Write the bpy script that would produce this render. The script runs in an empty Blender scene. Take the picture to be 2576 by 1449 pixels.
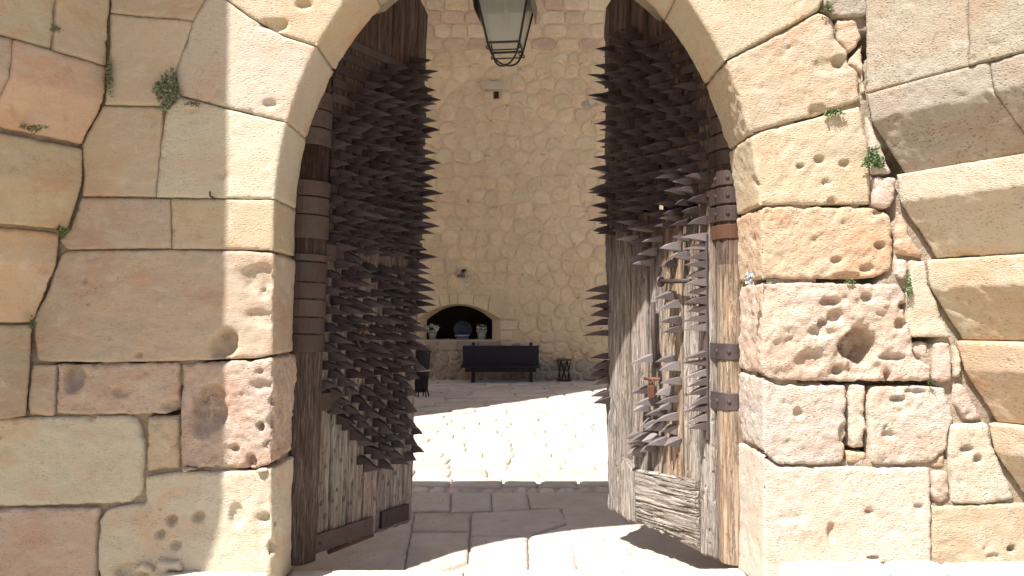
import bpy, bmesh, math, random
import numpy as np
from mathutils import Vector, Matrix
from mathutils.geometry import delaunay_2d_cdt
R = math.radians
random.seed(7)
S = bpy.context.scene
COL = S.collection

# ------------------------------------------------------------------ camera
CAM = Vector((0.0, -4.8, 1.65))
F = 2022.0; PITCH = math.atan(65.5 / F)
cam = bpy.data.cameras.new('camera'); co = bpy.data.objects.new('camera', cam); COL.objects.link(co)
co.location = CAM; co.rotation_euler = (R(90) + PITCH, 0, 0)
cam.sensor_width = 36; cam.lens = 36 * F / 2576; cam.clip_end = 3000; cam.clip_start = .05
S.camera = co
# ------------------------------------------------------------------ light
KX, KY = .39, .52                       # metres a ray travels sideways / forward per metre it falls
LD = Vector((KX, KY, -1)).normalized()
EL = math.asin(-LD.z)
w = bpy.data.worlds.new('World'); S.world = w; w.use_nodes = True
nt = w.node_tree; nt.nodes.clear()
sky = nt.nodes.new('ShaderNodeTexSky'); sky.sky_type = 'NISHITA'; sky.sun_disc = False
sky.sun_elevation = EL; sky.sun_rotation = math.atan2(-LD.x, -LD.y); sky.dust_density = 2.0
bg = nt.nodes.new('ShaderNodeBackground'); bg.inputs[1].default_value = .055
wo = nt.nodes.new('ShaderNodeOutputWorld')
nt.links.new(sky.outputs[0], bg.inputs[0]); nt.links.new(bg.outputs[0], wo.inputs[0])
sl = bpy.data.lights.new('sun', 'SUN'); sl.energy = 5.0; sl.angle = R(.53); sl.color = (1, .965, .92)
so = bpy.data.objects.new('sun', sl); COL.objects.link(so); so.rotation_euler = LD.to_track_quat('-Z', 'Y').to_euler()
so.location = (-3, -6, 12)
S.view_settings.view_transform = 'Standard'; S.view_settings.look = 'None'
S.view_settings.exposure = 0.97; S.view_settings.gamma = 1; S.view_settings.use_curve_mapping = False
try:
    S.cycles.max_bounces = 7; S.cycles.diffuse_bounces = 5
except Exception: pass

# ------------------------------------------------------------------ helpers
def ray(px, py):
    a = (px - 1288) / F; b = -(py - 724.5) / F
    c, s = math.cos(PITCH), math.sin(PITCH)
    return Vector((a, c - b * s, s + b * c))
def onY(px, py, y=0.0):
    d = ray(px, py); t = (y - CAM.y) / d.y; return CAM + d * t
def onZ(px, py, z=0.0):
    d = ray(px, py); t = (z - CAM.z) / d.z; return CAM + d * t
def D2(pts, y=0.0):
    return [(lambda p: (p.x, p.z))(onY(a, b, y)) for a, b in pts]

def _hash(ix, iy, iz, seed):
    h = (ix.astype(np.int64) * 374761393 + iy.astype(np.int64) * 668265263 + iz.astype(np.int64) * 2147483647 + seed * 974634777) & 0xFFFFFFFF
    h = ((h ^ (h >> 13)) * 1274126177) & 0xFFFFFFFF
    h = (h ^ (h >> 16)) & 0xFFFFFFFF
    return h / 4294967295.0
def vnoise(p, seed=0):
    f = np.floor(p); t = p - f; t = t * t * (3 - 2 * t); f = f.astype(np.int64)
    r = 0
    for dx in (0, 1):
        wx = t[:, 0] if dx else 1 - t[:, 0]
        for dy in (0, 1):
            wy = t[:, 1] if dy else 1 - t[:, 1]
            for dz in (0, 1):
                wz = t[:, 2] if dz else 1 - t[:, 2]
                r = r + wx * wy * wz * _hash(f[:, 0] + dx, f[:, 1] + dy, f[:, 2] + dz, seed)
    return r * 2 - 1
def fbm(p, octv=4, seed=0, gain=.5):
    a = 1; s = 0; q = np.array(p, dtype=float)
    for i in range(octv):
        s = s + a * vnoise(q, seed + i * 17); q = q * 2.03 + 11.3; a *= gain
    return s

def link(name, me, mat, parent=None, color=None, **props):
    o = bpy.data.objects.new(name, me); COL.objects.link(o)
    if mat is not None and not me.materials: me.materials.append(mat)
    if parent is not None: o.parent = parent
    if color is not None: o.color = color
    for k, v in props.items(): o[k] = v
    return o
def mesh_np(name, V, Fs, smooth=True):
    me = bpy.data.meshes.new(name); me.from_pydata([tuple(v) for v in V], [], Fs)
    if smooth: me.polygons.foreach_set('use_smooth', [True] * len(me.polygons))
    me.update(); return me
def thing(name, label, cat, loc=(0, 0, 0), rotz=0, group=None):
    o = bpy.data.objects.new(name, None); COL.objects.link(o); o.empty_display_size = .1
    o.location = loc; o.rotation_euler = (0, 0, rotz); o['label'] = label; o['category'] = cat
    if group: o['group'] = group
    return o
def tag(o, label, cat, group=None):
    o['label'] = label; o['category'] = cat
    if group: o['group'] = group
    return o
class MB:
    def __init__(s): s.v = []; s.f = []
    def add(s, vs, fs):
        n = len(s.v); s.v += [tuple(v) for v in vs]; s.f += [tuple(i + n for i in f) for f in fs]
    def box(s, c, h, M=None):
        vs = [Vector((c[0] + x * h[0], c[1] + y * h[1], c[2] + z * h[2])) for z in (-1, 1) for y in (-1, 1) for x in (-1, 1)]
        if M: vs = [M @ v for v in vs]
        s.add(vs, [(0, 2, 3, 1), (4, 5, 7, 6), (0, 1, 5, 4), (2, 6, 7, 3), (0, 4, 6, 2), (1, 3, 7, 5)])
    def tube(s, pts, r, n=8, cap=True):
        pts = [Vector(p) for p in pts]; rs = r if isinstance(r, (list, tuple)) else [r] * len(pts)
        rings = []
        t0 = (pts[1] - pts[0]).normalized(); up = Vector((0, 0, 1)) if abs(t0.z) < .9 else Vector((1, 0, 0))
        a = t0.cross(up).normalized()
        for i, p in enumerate(pts):
            t = (pts[min(i + 1, len(pts) - 1)] - pts[max(i - 1, 0)]).normalized()
            a = (a - t * a.dot(t)).normalized(); b = t.cross(a)
            rings.append([p + (a * math.cos(2 * math.pi * k / n) + b * math.sin(2 * math.pi * k / n)) * rs[i] for k in range(n)])
        vs = [v for r_ in rings for v in r_]; fs = []
        for i in range(len(pts) - 1):
            for k in range(n):
                k2 = (k + 1) % n; fs.append((i * n + k, i * n + k2, (i + 1) * n + k2, (i + 1) * n + k))
        if cap: fs.append(tuple(range(n))[::-1]); fs.append(tuple((len(pts) - 1) * n + k for k in range(n)))
        s.add(vs, fs)
    def lathe(s, prof, c=(0, 0, 0), n=20):
        vs = []; fs = []
        for (r, z) in prof:
            for k in range(n): a = 2 * math.pi * k / n; vs.append((c[0] + r * math.cos(a), c[1] + r * math.sin(a), c[2] + z))
        for i in range(len(prof) - 1):
            for k in range(n): k2 = (k + 1) % n; fs.append((i * n + k, i * n + k2, (i + 1) * n + k2, (i + 1) * n + k))
        s.add(vs, fs)
    def build(s, name, mat, parent=None, smooth=False, bevel=0, color=None):
        me = bpy.data.meshes.new(name); me.from_pydata(s.v, [], s.f)
        bm = bmesh.new(); bm.from_mesh(me); bmesh.ops.recalc_face_normals(bm, faces=bm.faces)
        if bevel: bmesh.ops.bevel(bm, geom=bm.edges[:], offset=bevel, segments=2, affect='EDGES', profile=.6)
        bm.to_mesh(me); bm.free()
        if smooth: me.polygons.foreach_set('use_smooth', [True] * len(me.polygons))
        return link(name, me, mat, parent, color)

# ------------------------------------------------------------------ materials
def mat_new(name):
    m = bpy.data.materials.new(name); m.use_nodes = True; n = m.node_tree; n.nodes.clear()
    out = n.nodes.new('ShaderNodeOutputMaterial'); b = n.nodes.new('ShaderNodeBsdfPrincipled')
    n.links.new(b.outputs[0], out.inputs[0]); b.inputs['Roughness'].default_value = .9
    b.inputs['Specular IOR Level'].default_value = .25
    return m, n, b
def nd(n, t, **k):
    x = n.nodes.new(t)
    for a, v in k.items():
        if a.startswith('i_'): x.inputs[a[2:].replace('_', ' ')].default_value = v
        else: setattr(x, a, v)
    return x
def ramp(n, src, a, b, ca=(0, 0, 0, 1), cb=(1, 1, 1, 1)):
    r = n.nodes.new('ShaderNodeValToRGB'); r.color_ramp.elements[0].position = a; r.color_ramp.elements[1].position = b
    r.color_ramp.elements[0].color = ca; r.color_ramp.elements[1].color = cb
    n.links.new(src, r.inputs[0]); return r.outputs[0]
def mixc(n, fac, A, B, mode='MIX'):
    m = n.nodes.new('ShaderNodeMix'); m.data_type = 'RGBA'; m.blend_type = mode
    for sock, v in ((m.inputs[0], fac), (m.inputs[6], A), (m.inputs[7], B)):
        if hasattr(v, 'node'): n.links.new(v, sock)
        elif isinstance(v, (int, float)): sock.default_value = v
        else: sock.default_value = (*v, 1) if len(v) == 3 else v
    return m.outputs[2]
def mth(n, op, a, b=0.0):
    m = n.nodes.new('ShaderNodeMath'); m.operation = op
    for s_, v in zip(m.inputs, (a, b)):
        if hasattr(v, 'node'): n.links.new(v, s_)
        else: s_.default_value = v
    return m.outputs[0]
def wpos(n, scale=(1, 1, 1)):
    g = n.nodes.new('ShaderNodeNewGeometry'); mp = n.nodes.new('ShaderNodeMapping'); mp.inputs['Scale'].default_value = scale
    n.links.new(g.outputs['Position'], mp.inputs[0]); return mp.outputs[0]
def opos(n, scale=(1, 1, 1)):
    g = n.nodes.new('ShaderNodeTexCoord'); mp = n.nodes.new('ShaderNodeMapping'); mp.inputs['Scale'].default_value = scale
    n.links.new(g.outputs['Object'], mp.inputs[0]); return mp.outputs[0]
def noise(n, vec, sc, det=4, rough=.55, dist=0):
    x = nd(n, 'ShaderNodeTexNoise'); x.inputs['Scale'].default_value = sc; x.inputs['Detail'].default_value = det
    x.inputs['Roughness'].default_value = rough; x.inputs['Distortion'].default_value = dist
    n.links.new(vec, x.inputs['Vector']); return x.outputs['Fac']
def voro(n, vec, sc, feat='F1'):
    x = nd(n, 'ShaderNodeTexVoronoi'); x.feature = feat; x.inputs['Scale'].default_value = sc
    n.links.new(vec, x.inputs['Vector']); return x.outputs['Distance']
def bump(n, b, h, dist, strength=1.0, prev=None):
    x = n.nodes.new('ShaderNodeBump'); x.inputs['Distance'].default_value = dist
    if hasattr(strength, 'node'): n.links.new(strength, x.inputs['Strength'])
    else: x.inputs['Strength'].default_value = strength
    n.links.new(h, x.inputs['Height'])
    if prev is not None: n.links.new(prev, x.inputs['Normal'])
    n.links.new(x.outputs[0], b.inputs['Normal']); return x.outputs[0]

def make_stone():
    m, n, b = mat_new('sandstone')
    oi = n.nodes.new('ShaderNodeObjectInfo'); p = wpos(n)
    c = oi.outputs['Color']
    big = noise(n, p, 1.7, 5, .6, .4); med = noise(n, p, 7, 6, .65, .3); fine = noise(n, p, 60, 4, .6)
    streak = noise(n, wpos(n, (3, 3, 12)), 2.2, 5, .6, .6)
    c = mixc(n, ramp(n, big, .35, .68), c, (1.06, 1.0, .92), 'MULTIPLY')
    c = mixc(n, ramp(n, noise(n, wpos(n, (1, 1, 1.6)), 2.6, 5, .6, .5), .48, .72), c, mixc(n, 1, c, (.98, .80, .72), 'MULTIPLY'))
    c = mixc(n, ramp(n, streak, .5, .75), c, mixc(n, .6, c, (.62, .54, .44)))
    c = mixc(n, mth(n, 'MULTIPLY', ramp(n, med, .56, .75), .6), c, (.68, .62, .54))
    c = mixc(n, mth(n, 'MULTIPLY', ramp(n, noise(n, p, 11, 5, .7, .2), .60, .72), .4), c, mixc(n, 1, c, (.62, .55, .50), 'MULTIPLY'))
    c = mixc(n, mth(n, 'MULTIPLY', ramp(n, fine, .3, .7), .35), mixc(n, 1, c, (.86, .85, .84), 'MULTIPLY'), c)
    # small brown-grey pock stains
    st = voro(n, wpos(n, (1, 1, 1.2)), 9)
    gate = ramp(n, noise(n, p, 4.1, 2), .55, .62)
    c = mixc(n, mth(n, 'MULTIPLY', mth(n, 'MULTIPLY', ramp(n, st, .07, .16, (1, 1, 1, 1), (0, 0, 0, 1)), gate), .55), c, mixc(n, 1, c, (.55, .48, .42), 'MULTIPLY'))
    wv = n.nodes.new('ShaderNodeVectorMath'); wv.operation = 'MULTIPLY_ADD'; nz_ = nd(n, 'ShaderNodeTexNoise'); nz_.inputs['Scale'].default_value = 22; n.links.new(p, nz_.inputs['Vector'])
    n.links.new(nz_.outputs['Color'], wv.inputs[0]); wv.inputs[1].default_value = (.03, .03, .03); n.links.new(wpos(n, (1, 1, 2.1)), wv.inputs[2])
    pit = voro(n, wv.outputs[0], 38); pitr = ramp(n, pit, .08, .34)
    pgate = ramp(n, noise(n, p, 8, 4), .42, .58)
    pit2 = mth(n, 'MAXIMUM', pitr, mth(n, 'SUBTRACT', 1.0, pgate))
    pit_dark = mth(n, 'MULTIPLY', mth(n, 'SUBTRACT', 1.0, pit2), .38); c = mixc(n, pit_dark, c, mixc(n, 1, c, (.62, .55, .48), 'MULTIPLY'))  # base colour darkens inside the bump pits
    lich = mth(n, 'MULTIPLY', ramp(n, noise(n, wpos(n, (1, 1, .8)), 3.3, 8, .72, .8), .58, .70), .28); c = mixc(n, lich, c, (.34, .32, .27))
    n.links.new(c, b.inputs['Base Color'])
    dress = noise(n, wpos(n, (1, 1, 2.4)), 48, 5, .62, .5)
    h = mth(n, 'ADD', mth(n, 'MULTIPLY', pit2, .9), mth(n, 'MULTIPLY', dress, .9))
    h = mth(n, 'ADD', h, mth(n, 'MULTIPLY', noise(n, p, 130, 4, .65), .6))
    bump(n, b, h, .016, oi.outputs['Alpha'])
    return m
M_stone = make_stone()
def simple_stone(name, c1, c2, sc, bd=.01, bs=.6, extra=None):
    m, n, b = mat_new(name); p = wpos(n)
    c = mixc(n, ramp(n, noise(n, p, sc, 6, .62, .3), .35, .68), c1, c2)
    c = mixc(n, mth(n, 'MULTIPLY', ramp(n, noise(n, p, sc * 6, 5, .6), .5, .75), .45), c, mixc(n, 1, c, (.6, .56, .52), 'MULTIPLY'))
    n.links.new(c, b.inputs['Base Color'])
    h = mth(n, 'ADD', noise(n, p, sc * 8, 7, .7), mth(n, 'MULTIPLY', noise(n, p, sc * 2, 3), .8))
    bump(n, b, h, bd, bs); return m
M_mortar = simple_stone('lime_mortar', (.44, .36, .27), (.33, .26, .19), 6, .02, 1.0)
M_ground = simple_stone('dusty_ground', (.46, .40, .31), (.40, .34, .26), 2)
def obj_stone(name, sc, bd, bs, patch=(.6, .56, .5), rough=.9):
    m, n, b = mat_new(name); p = wpos(n); oi = n.nodes.new('ShaderNodeObjectInfo'); c = oi.outputs['Color']
    c = mixc(n, ramp(n, noise(n, p, sc, 6, .62, .3), .35, .7), c, mixc(n, 1, c, (.84, .80, .77), 'MULTIPLY'))
    c = mixc(n, mth(n, 'MULTIPLY', ramp(n, noise(n, p, sc * 3.1, 6, .7, .4), .55, .75), .5), c, patch)
    c = mixc(n, mth(n, 'MULTIPLY', ramp(n, noise(n, p, sc * 2.3, 5, .7, .8), .60, .70), .45), c, mixc(n, 1, c, (.55, .5, .46), 'MULTIPLY'))
    n.links.new(c, b.inputs['Base Color']); b.inputs['Roughness'].default_value = rough
    h = mth(n, 'ADD', noise(n, p, sc * 7, 8, .72, .3), mth(n, 'MULTIPLY', noise(n, p, sc * 2, 3, .6, .8), 1.0))
    bump(n, b, h, bd, bs); return m
M_far = obj_stone('rubble_stone', 2.4, .05, .9, (.70, .59, .46))
M_paving = obj_stone('paving_stone', 3.5, .012, .8, (.62, .57, .50), .8)

def make_wood():
    m, n, b = mat_new('weathered_wood'); oi = n.nodes.new('ShaderNodeObjectInfo')
    p = opos(n, (1, 1, .06)); q = opos(n, (1, 1, .25)); c = oi.outputs['Color']
    g = noise(n, p, 55, 6, .65, .4); g2 = noise(n, p, 130, 4, .6); bl = noise(n, q, 5, 4, .6)
    c = mixc(n, ramp(n, g, .38, .62), mixc(n, 1, c, (.50, .45, .42), 'MULTIPLY'), c)
    c = mixc(n, mth(n, 'MULTIPLY', ramp(n, bl, .45, .7), .5), c, mixc(n, 1, c, (1.05, .82, .62), 'MULTIPLY'))
    c = mixc(n, mth(n, 'MULTIPLY', ramp(n, g2, .5, .75), .3), c, (.50, .47, .43))
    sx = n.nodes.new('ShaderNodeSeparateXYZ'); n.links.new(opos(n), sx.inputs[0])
    upper_dark = ramp(n, mth(n, 'ADD', mth(n, 'MULTIPLY', sx.outputs[2], .25), mth(n, 'MULTIPLY', noise(n, q, 6, 5, .6), .25)), .55, .72)
    c = mixc(n, mth(n, 'MULTIPLY', upper_dark, .9), c, mixc(n, 1, c, (.34, .25, .21), 'MULTIPLY'))  # wood turns darker and browner towards the top
    n.links.new(c, b.inputs['Base Color'])
    crack = ramp(n, noise(n, p, 26, 5, .7, 1.2), .42, .50)
    h = mth(n, 'ADD', mth(n, 'MULTIPLY', crack, .8), g); h = mth(n, 'ADD', h, mth(n, 'MULTIPLY', g2, .5))
    bump(n, b, h, .012, .9); return m
M_wood = make_wood()
def make_woodh():
    m, n, b = mat_new('weathered_wood_across'); oi = n.nodes.new('ShaderNodeObjectInfo')
    p = opos(n, (.08, 1, 1)); c = oi.outputs['Color']
    g = noise(n, p, 55, 6, .65, .4)
    c = mixc(n, ramp(n, g, .38, .62), mixc(n, 1, c, (.55, .48, .42), 'MULTIPLY'), c)
    n.links.new(c, b.inputs['Base Color'])
    crack = ramp(n, noise(n, p, 24, 5, .7, 1.4), .40, .50)
    bump(n, b, mth(n, 'ADD', mth(n, 'MULTIPLY', crack, 1.2), g), .014, 1); return m
M_woodh = make_woodh()
def make_iron(name, base, rust, rough=.55, metal=.35, rp=(.5, .72)):
    m, n, b = mat_new(name); p = wpos(n)
    c = mixc(n, ramp(n, noise(n, p, 9, 6, .7), rp[0], rp[1]), base, rust)
    c = mixc(n, mth(n, 'MULTIPLY', ramp(n, noise(n, p, 70, 4, .6), .45, .7), .4), c, mixc(n, 1, c, (.5, .48, .48), 'MULTIPLY'))
    oi = n.nodes.new('ShaderNodeObjectInfo'); c = mixc(n, oi.outputs['Random'], mixc(n, 1, c, (.62, .56, .54), 'MULTIPLY'), mixc(n, 1, c, (1.25, 1.22, 1.2), 'MULTIPLY'))
    n.links.new(c, b.inputs['Base Color']); b.inputs['Metallic'].default_value = metal
    b.inputs['Roughness'].default_value = rough; b.inputs['Specular IOR Level'].default_value = .4
    bump(n, b, noise(n, p, 90, 5, .65), .002, .8); return m
M_iron = make_iron('forged_iron', (.115, .094, .10), (.095, .058, .042))
M_sunlit = make_iron('sunlit_iron', (.26, .235, .235), (.18, .15, .14), .5, .3, (.6, .8))  # paler iron copy: sunlight on the right-leaf spikes painted into the colour
M_plate = make_iron('iron_plate', (.095, .076, .072), (.085, .048, .036), .6, .25, (.4, .7))
M_rust = make_iron('rusty_iron', (.16, .075, .045), (.23, .10, .055), .8, .1)
M_black = make_iron('black_paint_iron', (.016, .012, .012), (.03, .018, .014), .5, .2)
def flat(name, c, rough=.8, metal=0, sc=20, var=.7, bs=.3, bd=.004):
    m, n, b = mat_new(name); p = wpos(n)
    cc = mixc(n, ramp(n, noise(n, p, sc, 5, .6), .35, .7), c, tuple(v * var for v in c))
    n.links.new(cc, b.inputs['Base Color']); b.inputs['Roughness'].default_value = rough; b.inputs['Metallic'].default_value = metal
    bump(n, b, noise(n, p, sc * 3, 4), bd, bs); return m
M_darkwood = flat('dark_painted_wood', (.022, .017, .024), .55)
M_wicker = flat('dark_wicker', (.035, .022, .018), .7)
M_paletop = flat('pale_stool_top', (.55, .46, .38))
M_leafg = flat('weed_leaf', (.14, .22, .085), .7, 0, 30, .6)
M_leafp = flat('pale_weed_leaf', (.22, .24, .15), .7, 0, 30, .6)
M_leafd = flat('dark_leaf', (.03, .055, .025), .7)
M_petal = flat('white_petal', (.52, .52, .48), .6, 0, 30, .9)
M_potgrey = flat('grey_glazed_clay', (.26, .27, .24), .5)
M_blue = flat('blue_glazed_ceramic', (.05, .07, .20), .35, 0, 25, .6)
M_bluew = flat('white_glaze', (.35, .37, .45), .4)
M_foil = flat('white_paper', (.55, .55, .57), .4, .1, 40, .8, .8, .02)
def make_glass():
    m, n, b = mat_new('dusty_lantern_glass'); b.inputs['Base Color'].default_value = (.30, .31, .28, 1)
    b.inputs['Roughness'].default_value = .35
    out = [x for x in n.nodes if x.type == 'OUTPUT_MATERIAL'][0]
    tr = nd(n, 'ShaderNodeBsdfTransparent'); tl = nd(n, 'ShaderNodeBsdfTranslucent'); tl.inputs[0].default_value = (.80, .80, .72, 1)
    m1 = nd(n, 'ShaderNodeMixShader'); m1.inputs[0].default_value = .45
    n.links.new(b.outputs[0], m1.inputs[1]); n.links.new(tl.outputs[0], m1.inputs[2])
    m2 = nd(n, 'ShaderNodeMixShader'); fac = ramp(n, noise(n, wpos(n), 9, 4, .6), .3, .8, (.68, .68, .68, 1), (.86, .86, .86, 1))
    n.links.new(fac, m2.inputs[0]); n.links.new(tr.outputs[0], m2.inputs[1]); n.links.new(m1.outputs[0], m2.inputs[2])
    n.links.new(m2.outputs[0], out.inputs[0]); return m
M_glass = make_glass()

# ------------------------------------------------------------------ the arch curve
AX, AA, AZ0, AB = .033, 1.4565, 2.2, 1.9
def arch_pts(off=0.0, zf=-.25, n=64):
    a, b = AA + off, AB + off
    L = [(AX - a, zf + (AZ0 - zf) * i / 24) for i in range(24)]
    E = [(AX - a * math.cos(math.pi * i / n), AZ0 + b * math.sin(math.pi * i / n)) for i in range(n + 1)]
    Rr = [(AX + a, AZ0 - (AZ0 - zf) * i / 24) for i in range(1, 25)]
    return L + E + Rr
ARC = np.array(arch_pts(0, -.6, 200)); 
_seg = np.diff(ARC, axis=0); _sl = np.linalg.norm(_seg, axis=1); ARCS = np.concatenate([[0], np.cumsum(_sl)])
def arc_at(s):
    x = np.interp(s, ARCS, ARC[:, 0]); z = np.interp(s, ARCS, ARC[:, 1])
    x2 = np.interp(s + .004, ARCS, ARC[:, 0]) - np.interp(s - .004, ARCS, ARC[:, 0]); z2 = np.interp(s + .004, ARCS, ARC[:, 1]) - np.interp(s - .004, ARCS, ARC[:, 1])
    l = np.hypot(x2, z2) + 1e-12
    return x, z, z2 / l, -x2 / l          # inward normal (to the opening) for a curve run left foot -> crown -> right foot
def arc_s(side, z):
    half = ARCS[-1] / 2; best = None
    ss = np.linspace(0, half, 3000) if side < 0 else np.linspace(half, ARCS[-1], 3000)
    zz = np.interp(ss, ARCS, ARC[:, 1]); return float(ss[np.argmin(np.abs(zz - z))])
def map_wall(Q):
    n = len(Q); base = np.zeros((n, 3)); base[:, 0] = Q[:, 0]; base[:, 2] = Q[:, 1]
    N = np.tile([0., -1., 0.], (n, 1)); return base, N, np.full(n, 1e3)
def map_arch(Q):
    n = len(Q); P = ARC; best = np.full(n, 1e9); bs = np.zeros(n)
    for i in range(0, len(Q), 1500):
        q = Q[i:i + 1500]; d = np.hypot(q[:, None, 0] - P[None, :, 0], q[:, None, 1] - P[None, :, 1]); k = np.argmin(d, 1)
        bestd = np.full(len(q), 1e9); bss = np.zeros(len(q))
        for dk in (-1, 0):
            a = np.clip(k + dk, 0, len(P) - 2); A = P[a]; Bv = P[a + 1] - A; t = np.clip(((q - A) * Bv).sum(1) / (Bv ** 2).sum(1), 0, 1)
            dd = np.linalg.norm(q - A - Bv * t[:, None], axis=1); m = dd < bestd
            bestd[m] = dd[m]; bss[m] = (ARCS[a] + t * _sl[a])[m]
        best[i:i + 1500] = bestd; bs[i:i + 1500] = bss
    x, z, nx, nz = arc_at(bs)
    ins = ((Q[:, 0] - x) * nx + (Q[:, 1] - z) * nz)
    base = np.zeros((n, 3)); base[:, 0] = Q[:, 0]; base[:, 2] = Q[:, 1]
    m = ins > 0; base[m, 0] = x[m]; base[m, 2] = z[m]; base[m, 1] = best[m]
    wgt = np.clip((ins + .025) / .05, 0, 1); wgt = wgt * wgt * (3 - 2 * wgt)
    N = np.zeros((n, 3)); N[:, 1] = -(1 - wgt); N[:, 0] = nx * wgt; N[:, 2] = nz * wgt
    N /= np.linalg.norm(N, axis=1)[:, None]
    return base, N, np.abs(ins)

# ------------------------------------------------------------------ one cut stone from its outline
def resample(poly, step):
    out = []
    n = len(poly)
    for i in range(n):
        a = np.array(poly[i]); b = np.array(poly[(i + 1) % n]); L = np.linalg.norm(b - a); k = max(1, int(round(L / step)))
        for j in range(k): out.append(a + (b - a) * j / k)
    return np.array(out)
def chaikin_corner(poly, r):
    out = []; n = len(poly)
    for i in range(n):
        p = np.array(poly[i]); a = np.array(poly[i - 1]) - p; b = np.array(poly[(i + 1) % n]) - p
        la, lb = np.linalg.norm(a) + 1e-9, np.linalg.norm(b) + 1e-9; ra = min(r, la * .45); rb = min(r, lb * .45)
        A = p + a / la * ra; B = p + b / lb * rb
        out += [A, p * .5 + (A + B) * .25, B]
    return out
def seg_dist(Q, P):
    A = P; B = np.roll(P, -1, axis=0); d = np.full(len(Q), 1e9); inside = np.zeros(len(Q), bool)
    for a, b in zip(A, B):
        ab = b - a; t = np.clip(((Q - a) @ ab) / (ab @ ab + 1e-12), 0, 1); dd = np.hypot(Q[:, 0] - a[0] - t * ab[0], Q[:, 1] - a[1] - t * ab[1])
        d = np.minimum(d, dd)
        c = (a[1] > Q[:, 1]) != (b[1] > Q[:, 1])
        if a[1] != b[1]:
            xx = a[0] + (Q[:, 1] - a[1]) / (b[1] - a[1]) * ab[0]; inside ^= c & (Q[:, 0] < xx)
    return d, inside
SEED = [0]
def stone_mesh(poly, mp=map_wall, h=.013, gap=.004, rnd=.018, rough=.004, lump=.006, jag=.004, corner=.03, pits=(), npits=0, proud=0.0, back=.10, tilt=.004):
    SEED[0] += 1; sd = SEED[0]; rg = np.random.RandomState(sd)
    P = np.array(poly, float)
    area = .5 * np.sum(P[:, 0] * np.roll(P[:, 1], -1) - np.roll(P[:, 0], -1) * P[:, 1])
    if area < 0: P = P[::-1]
    P = np.array(chaikin_corner(P, corner)); P = resample(P, h * .95)
    # inward normal, inset + noise
    T = np.roll(P, -1, 0) - np.roll(P, 1, 0); T /= (np.linalg.norm(T, axis=1)[:, None] + 1e-9); Nin = np.stack([-T[:, 1], T[:, 0]], 1)
    q3 = np.stack([P[:, 0], P[:, 1], np.full(len(P), sd * 3.7)], 1)
    off = gap + jag * (fbm(q3 * 9, 3, 5) * .5 + .4) + jag * .5 * np.clip(fbm(q3 * 30, 2, 9), -1, 1)
    P2 = P + Nin * np.maximum(off, .0015)[:, None]
    # interior points
    mn, mx = P2.min(0), P2.max(0); xs = np.arange(mn[0], mx[0], h); ys = np.arange(mn[1], mx[1], h * .87)
    G = np.array([(x + (h / 2 if j % 2 else 0), y) for j, y in enumerate(ys) for x in xs]).reshape(-1, 2)
    G = G + rg.uniform(-.12, .12, G.shape) * h
    d, ins = seg_dist(G, P2); G = G[ins & (d > h * .55)]
    allp = np.concatenate([P2, G]) if len(G) else P2
    nb = len(P2)
    r = delaunay_2d_cdt([Vector(p) for p in allp], [], [list(range(nb))], 1, 1e-6)
    V = np.array([tuple(v) for v in r[0]]); FS = [tuple(f) for f in r[2]]; orig = r[3]
    isb = np.zeros(len(V), bool)
    idx_b = {}
    for i, o in enumerate(orig):
        for k in o:
            if k < nb: isb[i] = True; idx_b[k] = i
    dist, _ = seg_dist(V, P2); dist[isb] = 0
    base, N, ar = mp(V)
    q = base + np.array([0, 0, 0]); q = q + sd * 5.13
    chip = np.clip(fbm(q * 11 + 3.1, 3, 31) - .12, 0, 1); rl = rnd * (.7 + 2.6 * chip); t = np.clip(dist / rl, 0, 1); edge = -rl * (1 - np.sqrt(1 - (1 - t) ** 2)) * .8
    disp = proud + edge + lump * fbm(q * 3.2, 3, 1) + rough * fbm(q * 17, 3, 2) + rough * .45 * fbm(q * 48, 2, 3)
    disp += tilt * (rg.uniform(-1, 1) * (V[:, 0] - V[:, 0].mean()) + rg.uniform(-1, 1) * (V[:, 1] - V[:, 1].mean())) * 3
    pn_ = fbm(q * 28, 2, 14)
    if npits:
        lo, hi = V.min(0), V.max(0)
        for _ in range(npits):
            c = rg.uniform(lo, hi); rad = rg.uniform(.007, .016) * (1.7 if rg.rand() < .10 else 1); dep = rad * rg.uniform(.3, .8); an = rg.uniform(-.6, .9)
            ex_, ez_ = (V[:, 0] - c[0]), (V[:, 1] - c[1]); e1 = ex_ * math.cos(an) + ez_ * math.sin(an); e2 = -ex_ * math.sin(an) + ez_ * math.cos(an)
            rr = np.hypot(e1 * rg.uniform(.35, .9), e2) / rad * (1 + .35 * pn_); disp -= dep * np.exp(-rr ** 2 * 1.4)
    for (cx, cz, rx, rz, dp) in pits:
        wv = fbm(np.stack([V[:, 0] * 9, V[:, 1] * 9, np.zeros(len(V))], 1), 3, 21) * .28
        rr = np.hypot((V[:, 0] - cx) / rx, (V[:, 1] - cz) / rz) + wv
        disp -= dp * (1 - 1 / (1 + np.exp(-(rr - .88) * 12))) * (1 + .22 * fbm(np.stack([V[:, 0] * 22, V[:, 1] * 22, V[:, 0] * 0], 1), 3, 8))
    ra = .022; disp -= ra * .45 * np.clip(1 - ar / ra, 0, 1) ** 2
    X = base + N * disp[:, None]
    # side skirt going back along the joint
    nv = len(X); ring = [idx_b.get(k) for k in range(nb)]; ring = [k for k in ring if k is not None]
    bk = X[ring] - N[ring] * back
    X = np.concatenate([X, bk]); m = len(ring)
    for i in range(m):
        j = (i + 1) % m
        if ring[i] != ring[j]: FS.append((ring[j], ring[i], nv + i, nv + j))
    return X, FS
def orient_fix(me, want):
    pass
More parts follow.
